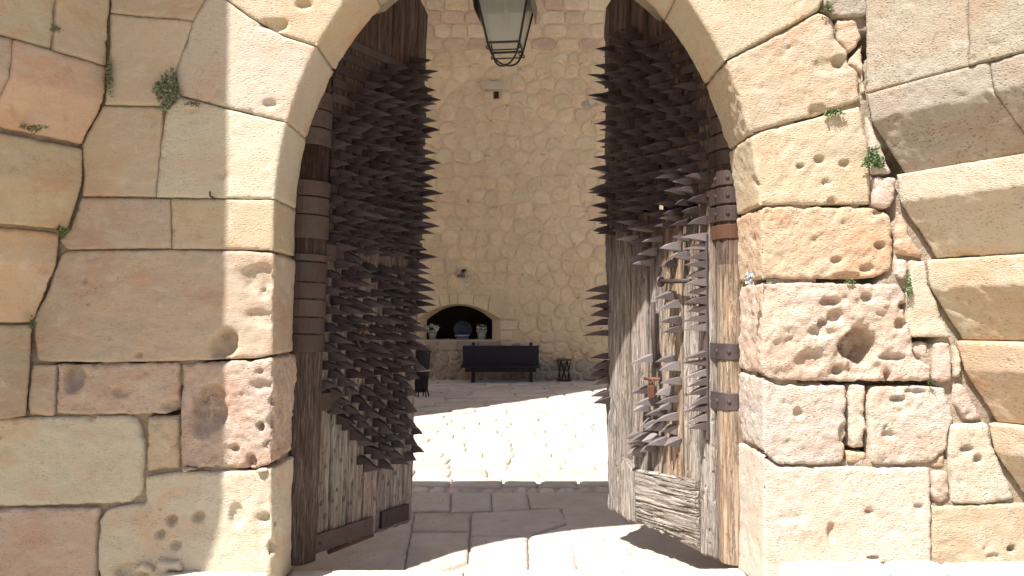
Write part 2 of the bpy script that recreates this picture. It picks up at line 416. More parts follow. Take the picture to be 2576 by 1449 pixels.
def stone(name, poly, parent, color, mp=map_wall, flip=False, **k):
    X, FS = stone_mesh(poly, mp, **k)
    # front must face the viewer side
    f = FS[0]; 
    me = mesh_np(name, X, FS)
    bm = bmesh.new(); bm.from_mesh(me); bmesh.ops.recalc_face_normals(bm, faces=bm.faces)
    base, N, _ = mp(np.array([np.mean(np.array(poly), axis=0)]))
    bm.faces.ensure_lookup_table()
    s = 0
    for i in range(0, min(len(bm.faces), 400), 7): s += bm.faces[i].normal.dot(Vector(N[0]))
    if s < 0: bmesh.ops.reverse_faces(bm, faces=bm.faces)
    bm.to_mesh(me); bm.free(); me.polygons.foreach_set('use_smooth', [True] * len(me.polygons))
    return link(name, me, M_stone, parent, color)
def jit(c, rg=random, a=.05):
    k = 1 + rg.uniform(-a, a); return tuple(min(.75, v * k * (1 + rg.uniform(-a, a) * .4)) for v in c)
WPL = (.63, .58, .51); YEL = (.56, .48, .355); PAL = (.60, .545, .45); PNK = (.56, .44, .365); ORG = (.61, .465, .345); GRY = (.45, .41, .34); RPK = (.62, .51, .445); TAN = (.51, .42, .33)
def C(c, bumpy=.5): return (*jit(c), bumpy)

# ------------------------------------------------------------------ GATEHOUSE WALL
gate = thing('gatehouse_wall', 'weathered sandstone castle wall with a tall round-headed gateway between two corbelled turrets', 'castle wall')
def wall_stone(pts, color, **k): return stone('stone', D2(pts), gate, color, **k)
def arch_stone(side, ytop, ybot, outer, color, stop=None, sbot=None, **k):
    zt = None if stop is not None else onY(1288, ytop, 0).z
    zb = None if sbot is not None else onY(1288, ybot, 0).z
    s1 = stop if stop is not None else arc_s(side, zt); s2 = sbot if sbot is not None else arc_s(side, zb)
    ss = np.linspace(s2, s1, max(4, int(abs(s1 - s2) / .04)))
    x, z, nx, nz = arc_at(ss); inner = [(a + .5 * c, b + .5 * d) for a, b, c, d in zip(x, z, nx, nz)]
    poly = D2(outer) + [(x[0], z[0])] + inner + [(x[-1], z[-1])]
    return stone('stone', poly, gate, color, mp=map_arch, **k)
PITS = []
def pit(px, py, rpx, rpy, dep):
    q_ = onY(px, py, 0); PITS.append((q_.x, q_.z, rpx * 4.8 / F, rpy * 4.8 / F, dep))
    p = onY(px, py, 0); return (p.x, p.z, rpx * 4.8 / F, rpy * 4.8 / F, dep)
SM = dict(rough=.0020, lump=.004, jag=.0035, gap=.001, rnd=.006, corner=.006, tilt=.002, h=.016)
MD = dict(rough=.0035, lump=.007, jag=.006, gap=.001, rnd=.010, corner=.014, h=.014)
RG = dict(rough=.007, lump=.013, jag=.011, gap=.001, rnd=.018, corner=.022, h=.0125)
# left, above the springing
wall_stone([(277, -110), (560, -110), (545, -30), (515, 0), (486, 51), (277, 32)], C(TAN, .25), **SM)
wall_stone([(276, 34), (486, 52), (442, 183), (418, 240), (412, 267), (262, 263), (275, 150)], C(YEL, .25), **SM)
wall_stone([(259, 266), (410, 270), (403, 366), (391, 495), (207, 493), (210, 441), (203, 362), (240, 300)], C(YEL, .25), **SM)
arch_stone(-1, 118, 308, [(712, 90), (627, 43), (570, 0), (540, -28), (515, 0), (486, 52), (442, 183), (448, 238), (540, 262), (617, 282)], C(PAL, .55), npits=30, pits=[pit(680, 262, 20, 14, .03), pit(627, 286, 9, 9, .02), pit(700, 60, 60, 14, .03)], **SM)
arch_stone(-1, -58, 116, [(800, -150), (560, -150), (545, -30), (570, -1), (627, 41), (712, 88)], C(YEL, .5), npits=26, pits=[pit(765, 12, 22, 12, .03), pit(690, 62, 40, 16, .035)], **SM)
arch_stone(-1, 309, 500, [(617, 285), (540, 265), (452, 243), (418, 275), (404, 366), (392, 496), (500, 498), (617, 500)], C(PAL, .5), npits=24, **SM)
wall_stone([(205, 497), (428, 500), (430, 625), (170, 628), (150, 605), (176, 577)], C(TAN, .3), **SM)
arch_stone(-1, 501, 631, [(617, 501), (430, 500), (432, 626), (560, 627)], C(YEL, .5), npits=14, **SM)
arch_stone(-1, 636, 893, [(617, 631), (430, 628), (170, 631), (150, 640), (118, 735), (82, 806), (92, 910), (261, 912), (450, 909), (640, 902)], C(TAN, .4), npits=14,
           pits=[pit(562, 865, 34, 36, .10), pit(655, 700, 45, 34, .03), pit(662, 800, 40, 22, .025), pit(213, 705, 10, 11, .02), pit(350, 928 - 35, 7, 6, .02), pit(665, 740, 16, 14, .03)], **{**MD, 'jag': .003})
wall_stone([(78, 917), (140, 916), (136, 1047), (68, 1046)], C(TAN, .5), npits=4, **MD)
wall_stone([(141, 914), (451, 911), (450, 1036), (415, 1043), (138, 1044)], C(PNK, .6), npits=16, pits=[pit(188, 948, 28, 38, .09), pit(300, 985, 30, 16, .03), pit(440, 1020, 32, 20, .06)], **RG)
arch_stone(-1, 898, 1170, [(640, 905), (454, 911), (452, 1178), (560, 1181), (638, 1182)], C(PNK, .7), npits=34,
           pits=[pit(528, 1035, 50, 58, .10), pit(652, 935, 14, 10, .03), pit(690, 1010, 22, 14, .06), pit(655, 1075, 12, 18, .06), pit(690, 1060, 26, 22, .05), pit(680, 1120, 22, 13, .04), pit(590, 1130, 14, 12, .03), pit(632, 1160, 10, 12, .05), pit(655, 970, 34, 15, .03)], **{**RG, 'rough': .009})
wall_stone([(-90, 1052), (342, 1045), (360, 1110), (361, 1230), (335, 1268), (-90, 1277)], C(PAL, .5), npits=14, **{**MD, 'rnd': .022, 'corner': .05})
wall_stone([(363, 1048), (447, 1047), (450, 1180), (364, 1192)], C(YEL, .6), npits=3, proud=-.008, **{**RG, 'lump': .008})
wall_stone([(-90, 1280), (250, 1277), (243, 1320), (238, 1530), (-90, 1530)], C(PNK, .5), npits=16, **MD)
arch_stone(-1, 1180, 1500, [(640, 1185), (450, 1187), (366, 1197), (363, 1264), (270, 1279), (247, 1310), (244, 1520), (560, 1520)], C(PAL, .6), npits=30,
           pits=[pit(430, 1310, 12, 12, .045), pit(402, 1345, 12, 12, .05), pit(440, 1372, 17, 14, .045), pit(497, 1300, 19, 15, .04), pit(665, 1305, 14, 11, .04), pit(712, 1320, 11, 8, .035), pit(690, 1378, 16, 16, .05), pit(595, 1298, 18, 28, .03), pit(330, 1440, 40, 22, .05), pit(660, 1340, 22, 60, .012)], **{**MD, 'lump': .012})
# right
s_r1 = arc_s(1, onY(1288, -24, 0).z)
arch_stone(1, 0, 152, [(1800, -100), (1830, -150), (2080, -150), (2072, 0), (2061, 25), (1956, 82)], C(YEL, .6), stop=s_r1, npits=18, pits=[pit(2075, 55 - 10, 14, 8, .02)], **SM)
arch_stone(1, 156, 338, [(1956, 87), (2061, 29), (2096, 44), (2102, 94), (2132, 125), (2133, 157), (2164, 183), (2166, 251), (2061, 287), (1930, 322)], C(YEL, .75), npits=42,
           pits=[pit(2112, 155, 22, 20, .045), pit(2163, 117, 11, 10, .03), pit(2245, 225, 14, 12, .04), pit(2060, 285, 22, 20, .03), pit(2095, 165, 60, 25, .012)], **{**MD, 'rough': .0045})
arch_stone(1, 341, 517, [(1930, 327), (2061, 292), (2165, 265), (2183, 347), (2192, 420), (2194, 513), (2061, 516), (1960, 516)], C(YEL, .65), npits=40,
           pits=[pit(2013, 418, 13, 7, .03), pit(2062, 402, 12, 9, .03), pit(2125, 412, 14, 9, .03), pit(2240, 412, 15, 10, .04), pit(2093, 507, 11, 9, .03), pit(2080, 460, 10, 8, .02)], **{**MD, 'rough': .004})
wall_stone([(2107, 47), (2165, 50), (2174, 95), (2140, 137), (2108, 94)], C(ORG, .6), **RG)
wall_stone([(2077, -120), (2185, -120), (2185, 40), (2105, 43), (2070, 14)], C(GRY, .7), **RG)
wall_stone([(2139, 142), (2176, 104), (2176, 240), (2170, 180), (2140, 156)], C(ORG, .6), proud=-.02, **RG)
wall_stone([(2180, 290), (2191, 305), (2247, 437), (2196, 439)], C(PAL, .6), **MD)
wall_stone([(2197, 443), (2254, 446), (2256, 495), (2236, 527), (2198, 517)], C(RPK, .7), proud=.008, **RG)
arch_stone(1, 521, 703, [(1960, 519), (2194, 519), (2235, 535), (2248, 580), (2252, 630), (2245, 675), (2215, 697), (2160, 702), (1990, 705)], C(ORG, .75), npits=44,
           pits=[pit(2210, 535, 16, 12, .035), pit(2105, 655, 12, 8, .03), pit(2185, 675, 18, 10, .03), pit(2130, 697, 35, 12, .035), pit(2212, 618, 15, 10, .04)], **{**RG, 'lump': .009})
wall_stone([(2258, 525), (2275, 545), (2325, 650), (2290, 648), (2255, 640)], C(ORG, .7), npits=6, **RG)
wall_stone([(2253, 650), (2284, 652), (2285, 700), (2270, 706), (2250, 690)], C(RPK, .7), **RG)
wall_stone([(2288, 654), (2328, 655), (2340, 723), (2395, 851), (2292, 849), (2281, 800), (2288, 700)], C(PAL, .65), npits=10, **MD)
arch_stone(1, 711, 944, [(1960, 709), (2110, 711), (2260, 713), (2281, 745), (2281, 797), (2310, 905), (2345, 922), (2342, 955), (2315, 961), (2125, 961), (1960, 961)], C(RPK, .8), npits=70,
           pits=[pit(2165, 865, 48, 44, .17), pit(2100, 800, 22, 20, .05), pit(2065, 835, 40, 18, .04), pit(2085, 760, 24, 12, .045), pit(2270, 770, 13, 12, .06), pit(2070, 815, 16, 12, .05), pit(2320, 835 - 20, 17, 22, .05), pit(2265, 815, 13, 15, .05), pit(2110, 975 - 42, 14, 13, .05), pit(2240, 900, 40, 10, .035), pit(2235, 948, 10, 18, .05), pit(2180, 925, 60, 20, .03), pit(2040, 900, 36, 26, .03), pit(2180, 750, 15, 12, .04)], **{**RG, 'rough': .010, 'lump': .018})
wall_stone([(2288, 855), (2348, 861), (2345, 915), (2318, 906), (2300, 880)], C(RPK, .7), proud=-.02, **RG)
wall_stone([(2352, 861), (2395, 861), (2396, 962), (2347, 960), (2350, 925)], C(RPK, .8), npits=5, **RG)
wall_stone([(2399, 866), (2419, 875), (2424, 951), (2398, 955)], C(PAL, .7), **RG)
wall_stone([(2402, 965), (2426, 960), (2481, 1058), (2428, 1059), (2401, 1015)], C(RPK, .8), npits=4, **RG)
arch_stone(1, 950, 1138, [(1960, 966), (2035, 967), (2131, 967), (2134, 1053), (2135, 1100), (2124, 1160), (2092, 1170), (1960, 1170)], C(WPL, .8), npits=50,
           pits=[pit(2158, 1030, 30, 44, .10), pit(2010, 1040, 12, 14, .03), pit(2145, 1115, 14, 12, .05), pit(2195, 1120, 9, 8, .04), pit(2125, 1090, 14, 25, .03)], **{**RG, 'lump': .010})
wall_stone([(2138, 968), (2183, 968), (2179, 1006), (2186, 1078), (2183, 1130), (2144, 1130), (2138, 1057)], C(WPL, .7), proud=-.012, npits=4, **RG)
wall_stone([(2130, 1136), (2186, 1136), (2188, 1167), (2134, 1169)], C(ORG, .6), proud=-.025, **RG)
wall_stone([(2197, 973), (2301, 968), (2380, 973), (2396, 1026), (2411, 1057), (2390, 1078), (2385, 1135), (2348, 1164), (2270, 1172), (2191, 1167), (2187, 1078), (2183, 1015)], C(WPL, .8), npits=44,
           pits=[pit(2262, 1005, 22, 10, .03), pit(2236, 1095, 18, 12, .03), pit(2300, 985, 30, 8, .03)], **{**RG, 'lump': .009})
wall_stone([(2393, 1067), (2484, 1062), (2504, 1136), (2560, 1257), (2468, 1270), (2400, 1267), (2389, 1136)], C(WPL, .75), npits=26, pits=[pit(2462, 1155, 9, 9, .04), pit(2435, 1165 - 35, 16, 8, .03)], **MD)
wall_stone([(2346, 1184), (2385, 1184), (2396, 1262), (2364, 1270), (2348, 1262)], C(RPK, .7), npits=3, **RG)
wall_stone([(2347, 1180), (2347, 1166), (2384, 1140), (2386, 1180)], C(ORG, .6), proud=-.03, **RG)
arch_stone(1, 1146, 1500, [(1960, 1175), (2140, 1175), (2341, 1177), (2346, 1215), (2344, 1520), (1990, 1520)], C(WPL, .75), npits=110,
           pits=[pit(2093, 1340, 9, 22, .03), pit(2188, 1290, 12, 7, .03), pit(2312, 1275, 12, 6, .025), pit(2200, 1405, 20, 6, .03), pit(2420, 1380, 10, 8, .03)], **{**MD, 'lump': .008})
wall_stone([(2349, 1275), (2560, 1266), (2760, 1262), (2760, 1530), (2346, 1520)], C(YEL, .75), npits=60, pits=[pit(2547 - 0, 1382, 13, 11, .05), pit(2500, 1400, 20, 8, .02)], **MD)
# crown voussoirs above the picture and coarse courses of the upper wall (seen only from lower or farther cameras)
sL = arc_s(-1, onY(1288, -60, 0).z); n_c = 5
for i in range(n_c):
    sa = sL + (s_r1 - sL) * i / n_c; sb = sL + (s_r1 - sL) * (i + 1) / n_c
    ss = np.linspace(sa, sb, 6); x, z, nx, nz = arc_at(ss)
    inner = [(a + .5 * c, b + .5 * d) for a, b, c, d in zip(x, z, nx, nz)]; outer = [(a - .62 * c, b - .62 * d) for a, b, c, d in zip(x, z, nx, nz)]
    stone('stone', inner + outer[::-1], gate, C(YEL, .5), mp=map_arch, **{**SM, 'h': .04})
for side in (-1, 1):
    for r_, (z0, z1) in enumerate(((3.78, 4.2), (4.2, 4.62), (4.62, 5.15))):
        x0 = (1.25, .95, .1)[r_] + .05; xs = [x0 + i * (2.35 - x0) / 2 for i in range(3)] + [3.1]
        for a, b in zip(xs, xs[1:]):
            if r_ < 2 and a < 1.9: a = max(a, 1.55 - .35 * r_)
            if b - a < .15: continue
            stone('stone', [(side * a, z0), (side * b, z0), (side * b, z1), (side * a, z1)], gate, C(YEL, .5), **{**SM, 'h': .05})
# core of the wall: mortar in the joints, reveal, rebate and back
def wall_core():
    A0 = arch_pts(.03, -.6); A1 = arch_pts(.22, -.6); n = len(A0); W, H, B = 6.0, 5.2, -.6; c = (AX, 1.6)
    def rect(p):
        dx, dz = p[0] - c[0], p[1] - c[1]; t = 1e9
        if abs(dx) > 1e-6: t = min(t, (W * (1 if dx > 0 else -1) - c[0]) / dx)
        if dz > 1e-6: t = min(t, (H - c[1]) / dz)
        if dz < -1e-6: t = min(t, (B - c[1]) / dz)
        return (c[0] + dx * t, c[1] + dz * t)
    Rc = [rect(p) for p in A0]
    for i, s in ((0, -1), (n - 1, 1)): Rc[i] = (s * W, B)
    rings = [[(p[0], .21, p[1]) for p in Rc], [(p[0], .21, p[1]) for p in A0], [(p[0], .505, p[1]) for p in A0],
             [(p[0], .505, p[1]) for p in A1], [(p[0], 1.15, p[1]) for p in A1], [(p[0], 1.15, p[1]) for p in Rc], [(p[0], .21, p[1]) for p in Rc]]
    V = [v for r_ in rings for v in r_]; Fs = [(k * n + i, k * n + i + 1, (k + 1) * n + i + 1, (k + 1) * n + i) for k in range(len(rings) - 1) for i in range(n - 1)]
    o = link('wall_core', mesh_np('wall_core', V, Fs, False), M_mortar, gate)
    xs = np.arange(-3.3, 3.31, .03); zs = np.arange(-.3, 5.15, .03); X, Z = np.meshgrid(xs, zs); q = np.stack([X.ravel(), Z.ravel()], 1)
    ell = np.where(q[:, 1] > AZ0, np.hypot((q[:, 0] - AX) / (AA + .03), (q[:, 1] - AZ0) / (AB + .03)), np.abs(q[:, 0] - AX) / (AA + .03)); inside = ell < 1
    y = .036 + .010 * fbm(np.stack([q[:, 0] * 9, q[:, 1] * 9, q[:, 0] * 0], 1), 4, 77)
    for (a, b, ra, rb, dp) in PITS:
        if dp >= .018: y = np.maximum(y, np.where(np.hypot((q[:, 0] - a) / (ra + .05), (q[:, 1] - b) / (rb + .05)) < 1.25, .195, 0))
    W_ = len(xs); Fs = []
    ins = inside.reshape(X.shape)
    for j in range(len(zs) - 1):
        for i in range(W_ - 1):
            if not (ins[j, i] or ins[j, i + 1] or ins[j + 1, i] or ins[j + 1, i + 1]): Fs.append((j * W_ + i, j * W_ + i + 1, (j + 1) * W_ + i + 1, (j + 1) * W_ + i))
    link('mortar', mesh_np('mortar', np.stack([q[:, 0], y, q[:, 1]], 1), Fs, True), M_mortar, gate)
wall_core()
# iron peg left in the wall
mb = MB(); p = onY(537, 498, 0); mb.tube([(p.x, .02, p.z), (p.x, -.05, p.z + .003), (p.x - .002, -.052, p.z + .032)], .006, 8); mb.build('iron_peg', M_plate, gate)
for pts in ([(325, 1440), (362, 1410), (392, 1428), (388, 1446)], [(396, 1409), (455, 1406), (462, 1438), (398, 1436)], [(455, 1176), (478, 1172), (500, 1182), (462, 1190)], [(640, 1184), (652, 1179), (676, 1182), (668, 1190), (645, 1190)]):
    stone('stone', D2(pts, -.02), gate, C(PAL, .4), mp=lambda Q: (lambda b: (b[0] + np.array([0, -.035, 0]), b[1], b[2]))(map_wall(Q)), **{**RG, 'gap': .001, 'back': .06})

# ------------------------------------------------------------------ TURRETS (corbelled courses)
def turret_map(side, zs, xs, hh, kap, hb=None):
    hb = hh if hb is None else hb
    def plan(s, z):
        h0 = np.interp(z, zs, [hb, hh, hh])
        # heading turns from h0 towards the flank
        s = np.asarray(s, float); th = h0 + kap * np.clip(s, 0, None)
        if abs(kap) > 1e-6: dx = (np.sin(th) - np.sin(h0)) / kap; dy = -(np.cos(th) - np.cos(h0)) / kap
        else: dx = s * math.cos(h0); dy = s * math.sin(h0)
        return dx, dy, th
    def mp(Q):
        s, z = Q[:, 0], Q[:, 1]; xb = np.interp(z, zs, xs); dx, dy, th = plan(s, z)
        base = np.stack([side * (xb + dx), dy * -1, z], 1)
        slope = (np.interp(z + .01, zs, xs) - np.interp(z - .01, zs, xs)) / .02 * .82
        N = np.stack([side * -np.sin(th), -np.cos(th), slope], 1)   # outward; a course that leans out looks down
        N /= np.linalg.norm(N, axis=1)[:, None]; return base, N, np.full(len(Q), 1e3)
    return mp
def zz(y): return onY(1288, y, 0).z
def xw(x, y): return abs(onY(x, y, 0).x)
turR = thing('corbelled_turret', 'sunlit right turret whose stepped sandstone courses jut out one above another', 'turret', (2.6, 0, 0))
turL = thing('corbelled_turret', 'shaded left turret of smooth curved sandstone courses beside the gateway', 'turret', (-2.6, 0, 0))
def course(side, root, y1, ye, y0, x1, xe, x0, joints, cols, h0, kap, hb=None, under=0, **k):
    z1, ze, z0 = zz(y1), zz(ye), zz(y0)
    zs = [z0 - .05, z0, ze, ze + .001, z1 + .05]; X1, Xe, X0 = xw(x1, y1), xw(xe, ye), xw(x0, y0) + under
    mp = turret_map(side, [z0, ze, z1], [X0, Xe, X1], h0, kap, hb)
    js = [-.01] + joints + [2.4]
    for i, (a, b) in enumerate(zip(js, js[1:])):
        a, b = a, b; o = stone('stone', [(a, z0), (b, z0), (b, z1), (a, z1)], root, cols[i % len(cols)], mp=mp, **({**k, 'h': max(k.get('h', .015), .05)} if a > 1.2 else k))
        o.matrix_parent_inverse = root.matrix_basis.inverted()
TK = dict(rough=.0030, lump=.003, jag=.003, gap=.001, rnd=.007, corner=.008, h=.015, npits=25, tilt=.002)
hR, kR = R(62), -.12
course(1, turR, -260, -170, -60, 2105, 2120, 2150, [.8, 1.5], [C(GRY, .9), C(PAL, .9)], hR, kR, **TK)
course(1, turR, -60, 0, 235, 2178, 2178, 2178, [.62, 1.5], [C(GRY, .95), C(GRY, 1.0)], hR, kR, **TK)
course(1, turR, 236, 303, 436, 2180, 2190, 2249, [.72, 1.5], [C(GRY, .8), C(GRY, .8)], hR, kR, hb=R(57), under=.065, **TK)
course(1, turR, 438, 507, 651, 2254, 2261, 2328, [1.2], [C(PAL, .7), C(YEL, .8)], hR, kR, hb=R(57), under=.065, **TK)
course(1, turR, 653, 723, 855, 2332, 2338, 2395, [1.1], [C(YEL, .7), C(YEL, .8)], hR, kR, hb=R(57), under=.065, **TK)
course(1, turR, 858, 929, 1062, 2402, 2421, 2480, [.95], [C(ORG, .7), C(YEL, .8)], hR, kR, hb=R(57), under=.065, **TK)
course(1, turR, 1064, 1136, 1260, 2486, 2502, 2558, [.9], [C(YEL, .7), C(YEL, .8)], hR, kR, hb=R(57), under=.065, **TK)
hL, kL = R(66), -.20
TL = dict(rough=.0022, lump=.009, jag=.004, gap=.001, rnd=.009, corner=.020, h=.018, npits=5, tilt=.003)
course(-1, turL, -260, -180, -60, 300, 296, 277, [.5, 1.4], [C(YEL, .25), C(TAN, .25)], hL, kL, **TL)
course(-1, turL, -60, 30, 166, 277, 275, 268, [.33, 1.1], [C(YEL, .25), C(YEL, .25), C(TAN, .25)], hL, kL, **TL)
course(-1, turL, 168, 255, 364, 268, 262, 205, [.56, 1.3], [C(ORG, .25), C(TAN, .25)], hL, kL, **TL)
course(-1, turL, 374, 470, 580, 208, 207, 172, [.9], [C(YEL, .25), C(TAN, .25)], hL, kL, **TL)
course(-1, turL, 586, 664, 812, 150, 140, 82, [.8], [C(ORG, .25), C(TAN, .25)], hL, kL, **TL)
course(-1, turL, 816, 925, 1048, 82, 78, 66, [.7], [C(TAN, .3), C(TAN, .25)], hL, kL, **TL)
# the drum of the left turret above its corbels; it throws the upright shadow edge beside the gate
mb = MB(); n = 64
prof = [(.3, 2.7), (.7, 3.2), (1.05, 3.65), (1.17, 3.72), (1.20, 3.8), (1.20, 6.8), (0.01, 6.8)]
mb.lathe(prof, (-3.885, -.9, 0), n); o = mb.build('drum', M_mortar, turL, True); o.matrix_parent_inverse = turL.matrix_basis.inverted()
# flanks behind the corbelled courses, so that the joints do not open on the sky
for side, root, hh in ((1, turR, hR), (-1, turL, hL)):
    mb = MB(); lev = [(0.0, 3.35), (.54, 3.05), (1.0, 2.86), (1.5, 2.66), (2.0, 2.50), (2.5, 2.33), (2.97, 2.2), (3.4, 2.2), (5.0, 2.1)]
    if side < 0: lev = [(zz(y_), xw(x_, y_)) for y_, x_ in ((1048, 66), (925, 78), (814, 82), (664, 140), (584, 160), (470, 207), (370, 206), (255, 262), (167, 268), (30, 275), (-60, 277))] + [(5.0, 2.4)]
    vs = []; m = 14
    for z, xb in lev:
        for i in range(m):
            s = 2.4 * i / (m - 1); th = hh - .21 * s; dx = (math.sin(th) - math.sin(hh)) / -.21; dy = -(math.cos(th) - math.cos(hh)) / -.21
            vs.append((side * (xb + dx + (.13 if side > 0 else .035)), -dy + (.09 if side > 0 else .02), z))
    fs = [(a * m + i, a * m + i + 1, (a + 1) * m + i + 1, (a + 1) * m + i) for a in range(len(lev) - 1) for i in range(m - 1)]
    mb.add(vs, fs); o = mb.build('mortar', M_mortar, root); o.matrix_parent_inverse = root.matrix_basis.inverted()

# ------------------------------------------------------------------ GROUND, SILL, PASSAGE FLOOR
me = mesh_np('ground', [(-900, -900, -.42), (900, -900, -.42), (900, 1200, -.42), (-900, 1200, -.42)], [(0, 1, 2, 3)], False)
g = link('ground', me, M_ground); g['kind'] = 'structure'
def map_floor(z):
    def mp(Q):
        n = len(Q); b = np.zeros((n, 3)); b[:, 0] = Q[:, 0]; b[:, 1] = Q[:, 1]; b[:, 2] = z
        return b, np.tile([0., 0., 1.], (n, 1)), np.full(n, 1e3)
    return mp
def slab(poly, parent, color, z, name='slab', mat=None, **k):
    o = stone(name, poly, parent, color, mp=map_floor(z), **k)
    if mat: o.data.materials.clear(); o.data.materials.append(mat)
    return o
def bedding(name, x0, x1, y0, y1, z):
    mb = MB(); mb.box(((x0 + x1) / 2, (y0 + y1) / 2, z - .3), ((x1 - x0) / 2, (y1 - y0) / 2, .3)); o = mb.build(name, M_paving, color=(.50, .45, .38, .5)); o['kind'] = 'structure'; return o
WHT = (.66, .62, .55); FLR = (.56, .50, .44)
sill = bedding('threshold', -1.48, 1.55, -1.2, .46, -.022)
FK = dict(rough=.002, lump=.004, jag=.004, gap=.003, rnd=.010, corner=.02, h=.03, back=.05, npits=6, tilt=.001)
for xs in ((-1.42, -.31, -1.2, .45), (-.30, .72, -1.2, .47), (.73, 1.49, -1.2, .50)):
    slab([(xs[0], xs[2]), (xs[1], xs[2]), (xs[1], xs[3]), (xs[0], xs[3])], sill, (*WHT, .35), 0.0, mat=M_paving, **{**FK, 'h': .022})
pf = bedding('passage_floor', -3.4, 3.6, .47, 3.93, -.18)
ZF = -.15
def fl(pts): return [(lambda p: (p.x, p.y))(onZ(a, b, ZF)) for a, b in pts]
yA0 = onZ(1288, 1238, ZF).y; yA1 = onZ(1288, 1286, ZF).y; yB = .49
for a, b, c, d in ((700, 1134, 690, 1132), (1136, 1235, 1134, 1239), (1235, 1325, 1240, 1334), (1325, 1700, 1335, 1740)):
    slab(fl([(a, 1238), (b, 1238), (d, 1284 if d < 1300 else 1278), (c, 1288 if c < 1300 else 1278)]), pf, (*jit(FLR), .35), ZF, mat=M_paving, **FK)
for pl in ([(1046, 1290), (1185, 1290), (1182, 1336), (1034, 1335)], [(1034, 1337), (1182, 1337), (1177, 1410), (1010, 1476)], [(1187, 1289), (1300, 1283), (1410, 1277), (1432, 1313), (1330, 1347), (1184, 1347)],
           [(1184, 1350), (1328, 1350), (1331, 1476), (1179, 1476)], [(1330, 1349), (1434, 1315), (1460, 1476), (1333, 1476)], [(1412, 1276), (1760, 1276), (1860, 1476), (1463, 1476)], [(700, 1290), (1044, 1290), (1008, 1476), (620, 1476)]):
    slab(fl(pl), pf, (*jit(FLR), .35), ZF, mat=M_paving, **{**FK, 'h': .025})
# broken cobble edge at the step down to the courtyard
rg = random.Random(3)
x = -3.3; y0 = yA0 + .01; y1 = onZ(1288, 1206, ZF).y
while x < 3.3:
    wd = rg.uniform(.28, .62); e = y1 + rg.uniform(-.04, .05)
    if abs(x) < 2.2:
        ym = y0 + (y1 - y0) * rg.uniform(.3, .55)
        a = x; k = 0
        while a < x + wd - .08:
            b = min(x + wd, a + rg.uniform(.14, .3)); slab([(a, y0), (b, y0), (b - .02, ym), (a + .01, ym + .02)], pf, (*jit(FLR, rg, .12), .6), ZF - .004, mat=M_paving, **{**FK, 'h': .035, 'corner': .05, 'rnd': .02, 'jag': .012}); a = b
        slab([(x, ym + .02), (x + wd, ym + .01), (x + wd + .01, e), (x + .02, e + .02)], pf, (*jit(FLR, rg, .1), .5), ZF, mat=M_paving, **{**FK, 'h': .035, 'corner': .05, 'rnd': .02, 'jag': .01, 'gap': .008, 'back': .12})
    x += wd
# ledges of natural stone at the wall foot
for lx0, lx1, yb, lab in ((500 - 90, 683, 1437, 'sunlit low stone ledge at the foot of the left gate jamb'), (1956, 2640, 1412, 'cracked pale stone ledge along the foot of the right wall')):
    a = onY(lx0, yb, 0); b = onY(lx1, yb, 0); led = thing('stone_ledge', lab, 'ledge', ((a.x + b.x) / 2, -.2, -.2))
    mb = MB(); mb.box(((a.x + b.x) / 2, -.18, (a.z - .35) / 2 - .02), (abs(b.x - a.x) / 2 - .02, .16, (a.z + .35) / 2 - .03)); o = mb.build('mortar', M_mortar, led); o.matrix_parent_inverse = led.matrix_basis.inverted()
    cuts = [a.x, b.x] if abs(b.x - a.x) < 1 else [a.x, a.x + .62, a.x + .95, b.x]
    for u, v in zip(cuts, cuts[1:]):
        for (f0, f1, zt) in ((-.14, .03, a.z), (-.42, -.15, a.z - .03)):
            o = slab([(u, f0), (v, f0), (v, f1), (u, f1)], led, (*WHT, .6), zt, 'stone', M_paving, **{**FK, 'h': .02, 'back': .25, 'rnd': .03, 'corner': .05, 'jag': .012, 'lump': .009}); o.matrix_parent_inverse = led.matrix_basis.inverted()

# ------------------------------------------------------------------ COURTYARD
ZC = -.20; YW = 17.7
def lowslab(poly, z, th=.05, bev=.03, rg=random, dome=.0):
    # 12-sided outline with a bevelled rim: cheap paving stone
    P = np.array(chaikin_corner([np.array(p) for p in poly], .07)); c = P.mean(0); n = len(P); V = []; 
    for s, zz_ in ((1.0, z - th), (1.0, z - bev * .6), (.90, z - .002), (.6, z + dome)):
        for p in P: q = c + (p - c) * s if s < 1 else p; V.append((q[0], q[1], zz_ + (rg.uniform(-.003, .003) if s < 1 else 0)))
    V.append((c[0], c[1], z + dome + rg.uniform(-.006, .006))); Fs = []
    for k in range(3):
        for i in range(n): j = (i + 1) % n; Fs.append((k * n + i, k * n + j, (k + 1) * n + j, (k + 1) * n + i))
    for i in range(n): Fs.append((3 * n + i, 3 * n + (i + 1) % n, 4 * n))
    return V, Fs
court = bedding('courtyard_paving', -9, 12, 3.94, YW + .2, ZC - .028)
rg = random.Random(12); y = 3.98; cnt = 0; PV = (.52, .475, .42)
while y < YW - .15:
    rh = rg.uniform(.3, .5) * (1 + (y - 3) * .03); x = -3.1 - rg.random() * .4
    while x < 3.6:
        wd = rg.uniform(.35, .85) * (1 + (y - 3) * .03)
        j = lambda: rg.uniform(-.05, .05)
        V, Fs = lowslab([(x + .01, y + .005 + j()), (x + wd - .01, y + .01 + j()), (x + wd - .01 + j(), y + rh), (x + .02 + j(), y + rh - .01)], ZC + rg.uniform(-.01, .012), rg=rg)
        if x + wd > -2.9: link('paving_stone', mesh_np('paving_stone', V, Fs, True), M_paving, court, (*jit(PV, rg, .1), .5)); cnt += 1
        x += wd + .015
    y += rh + .012

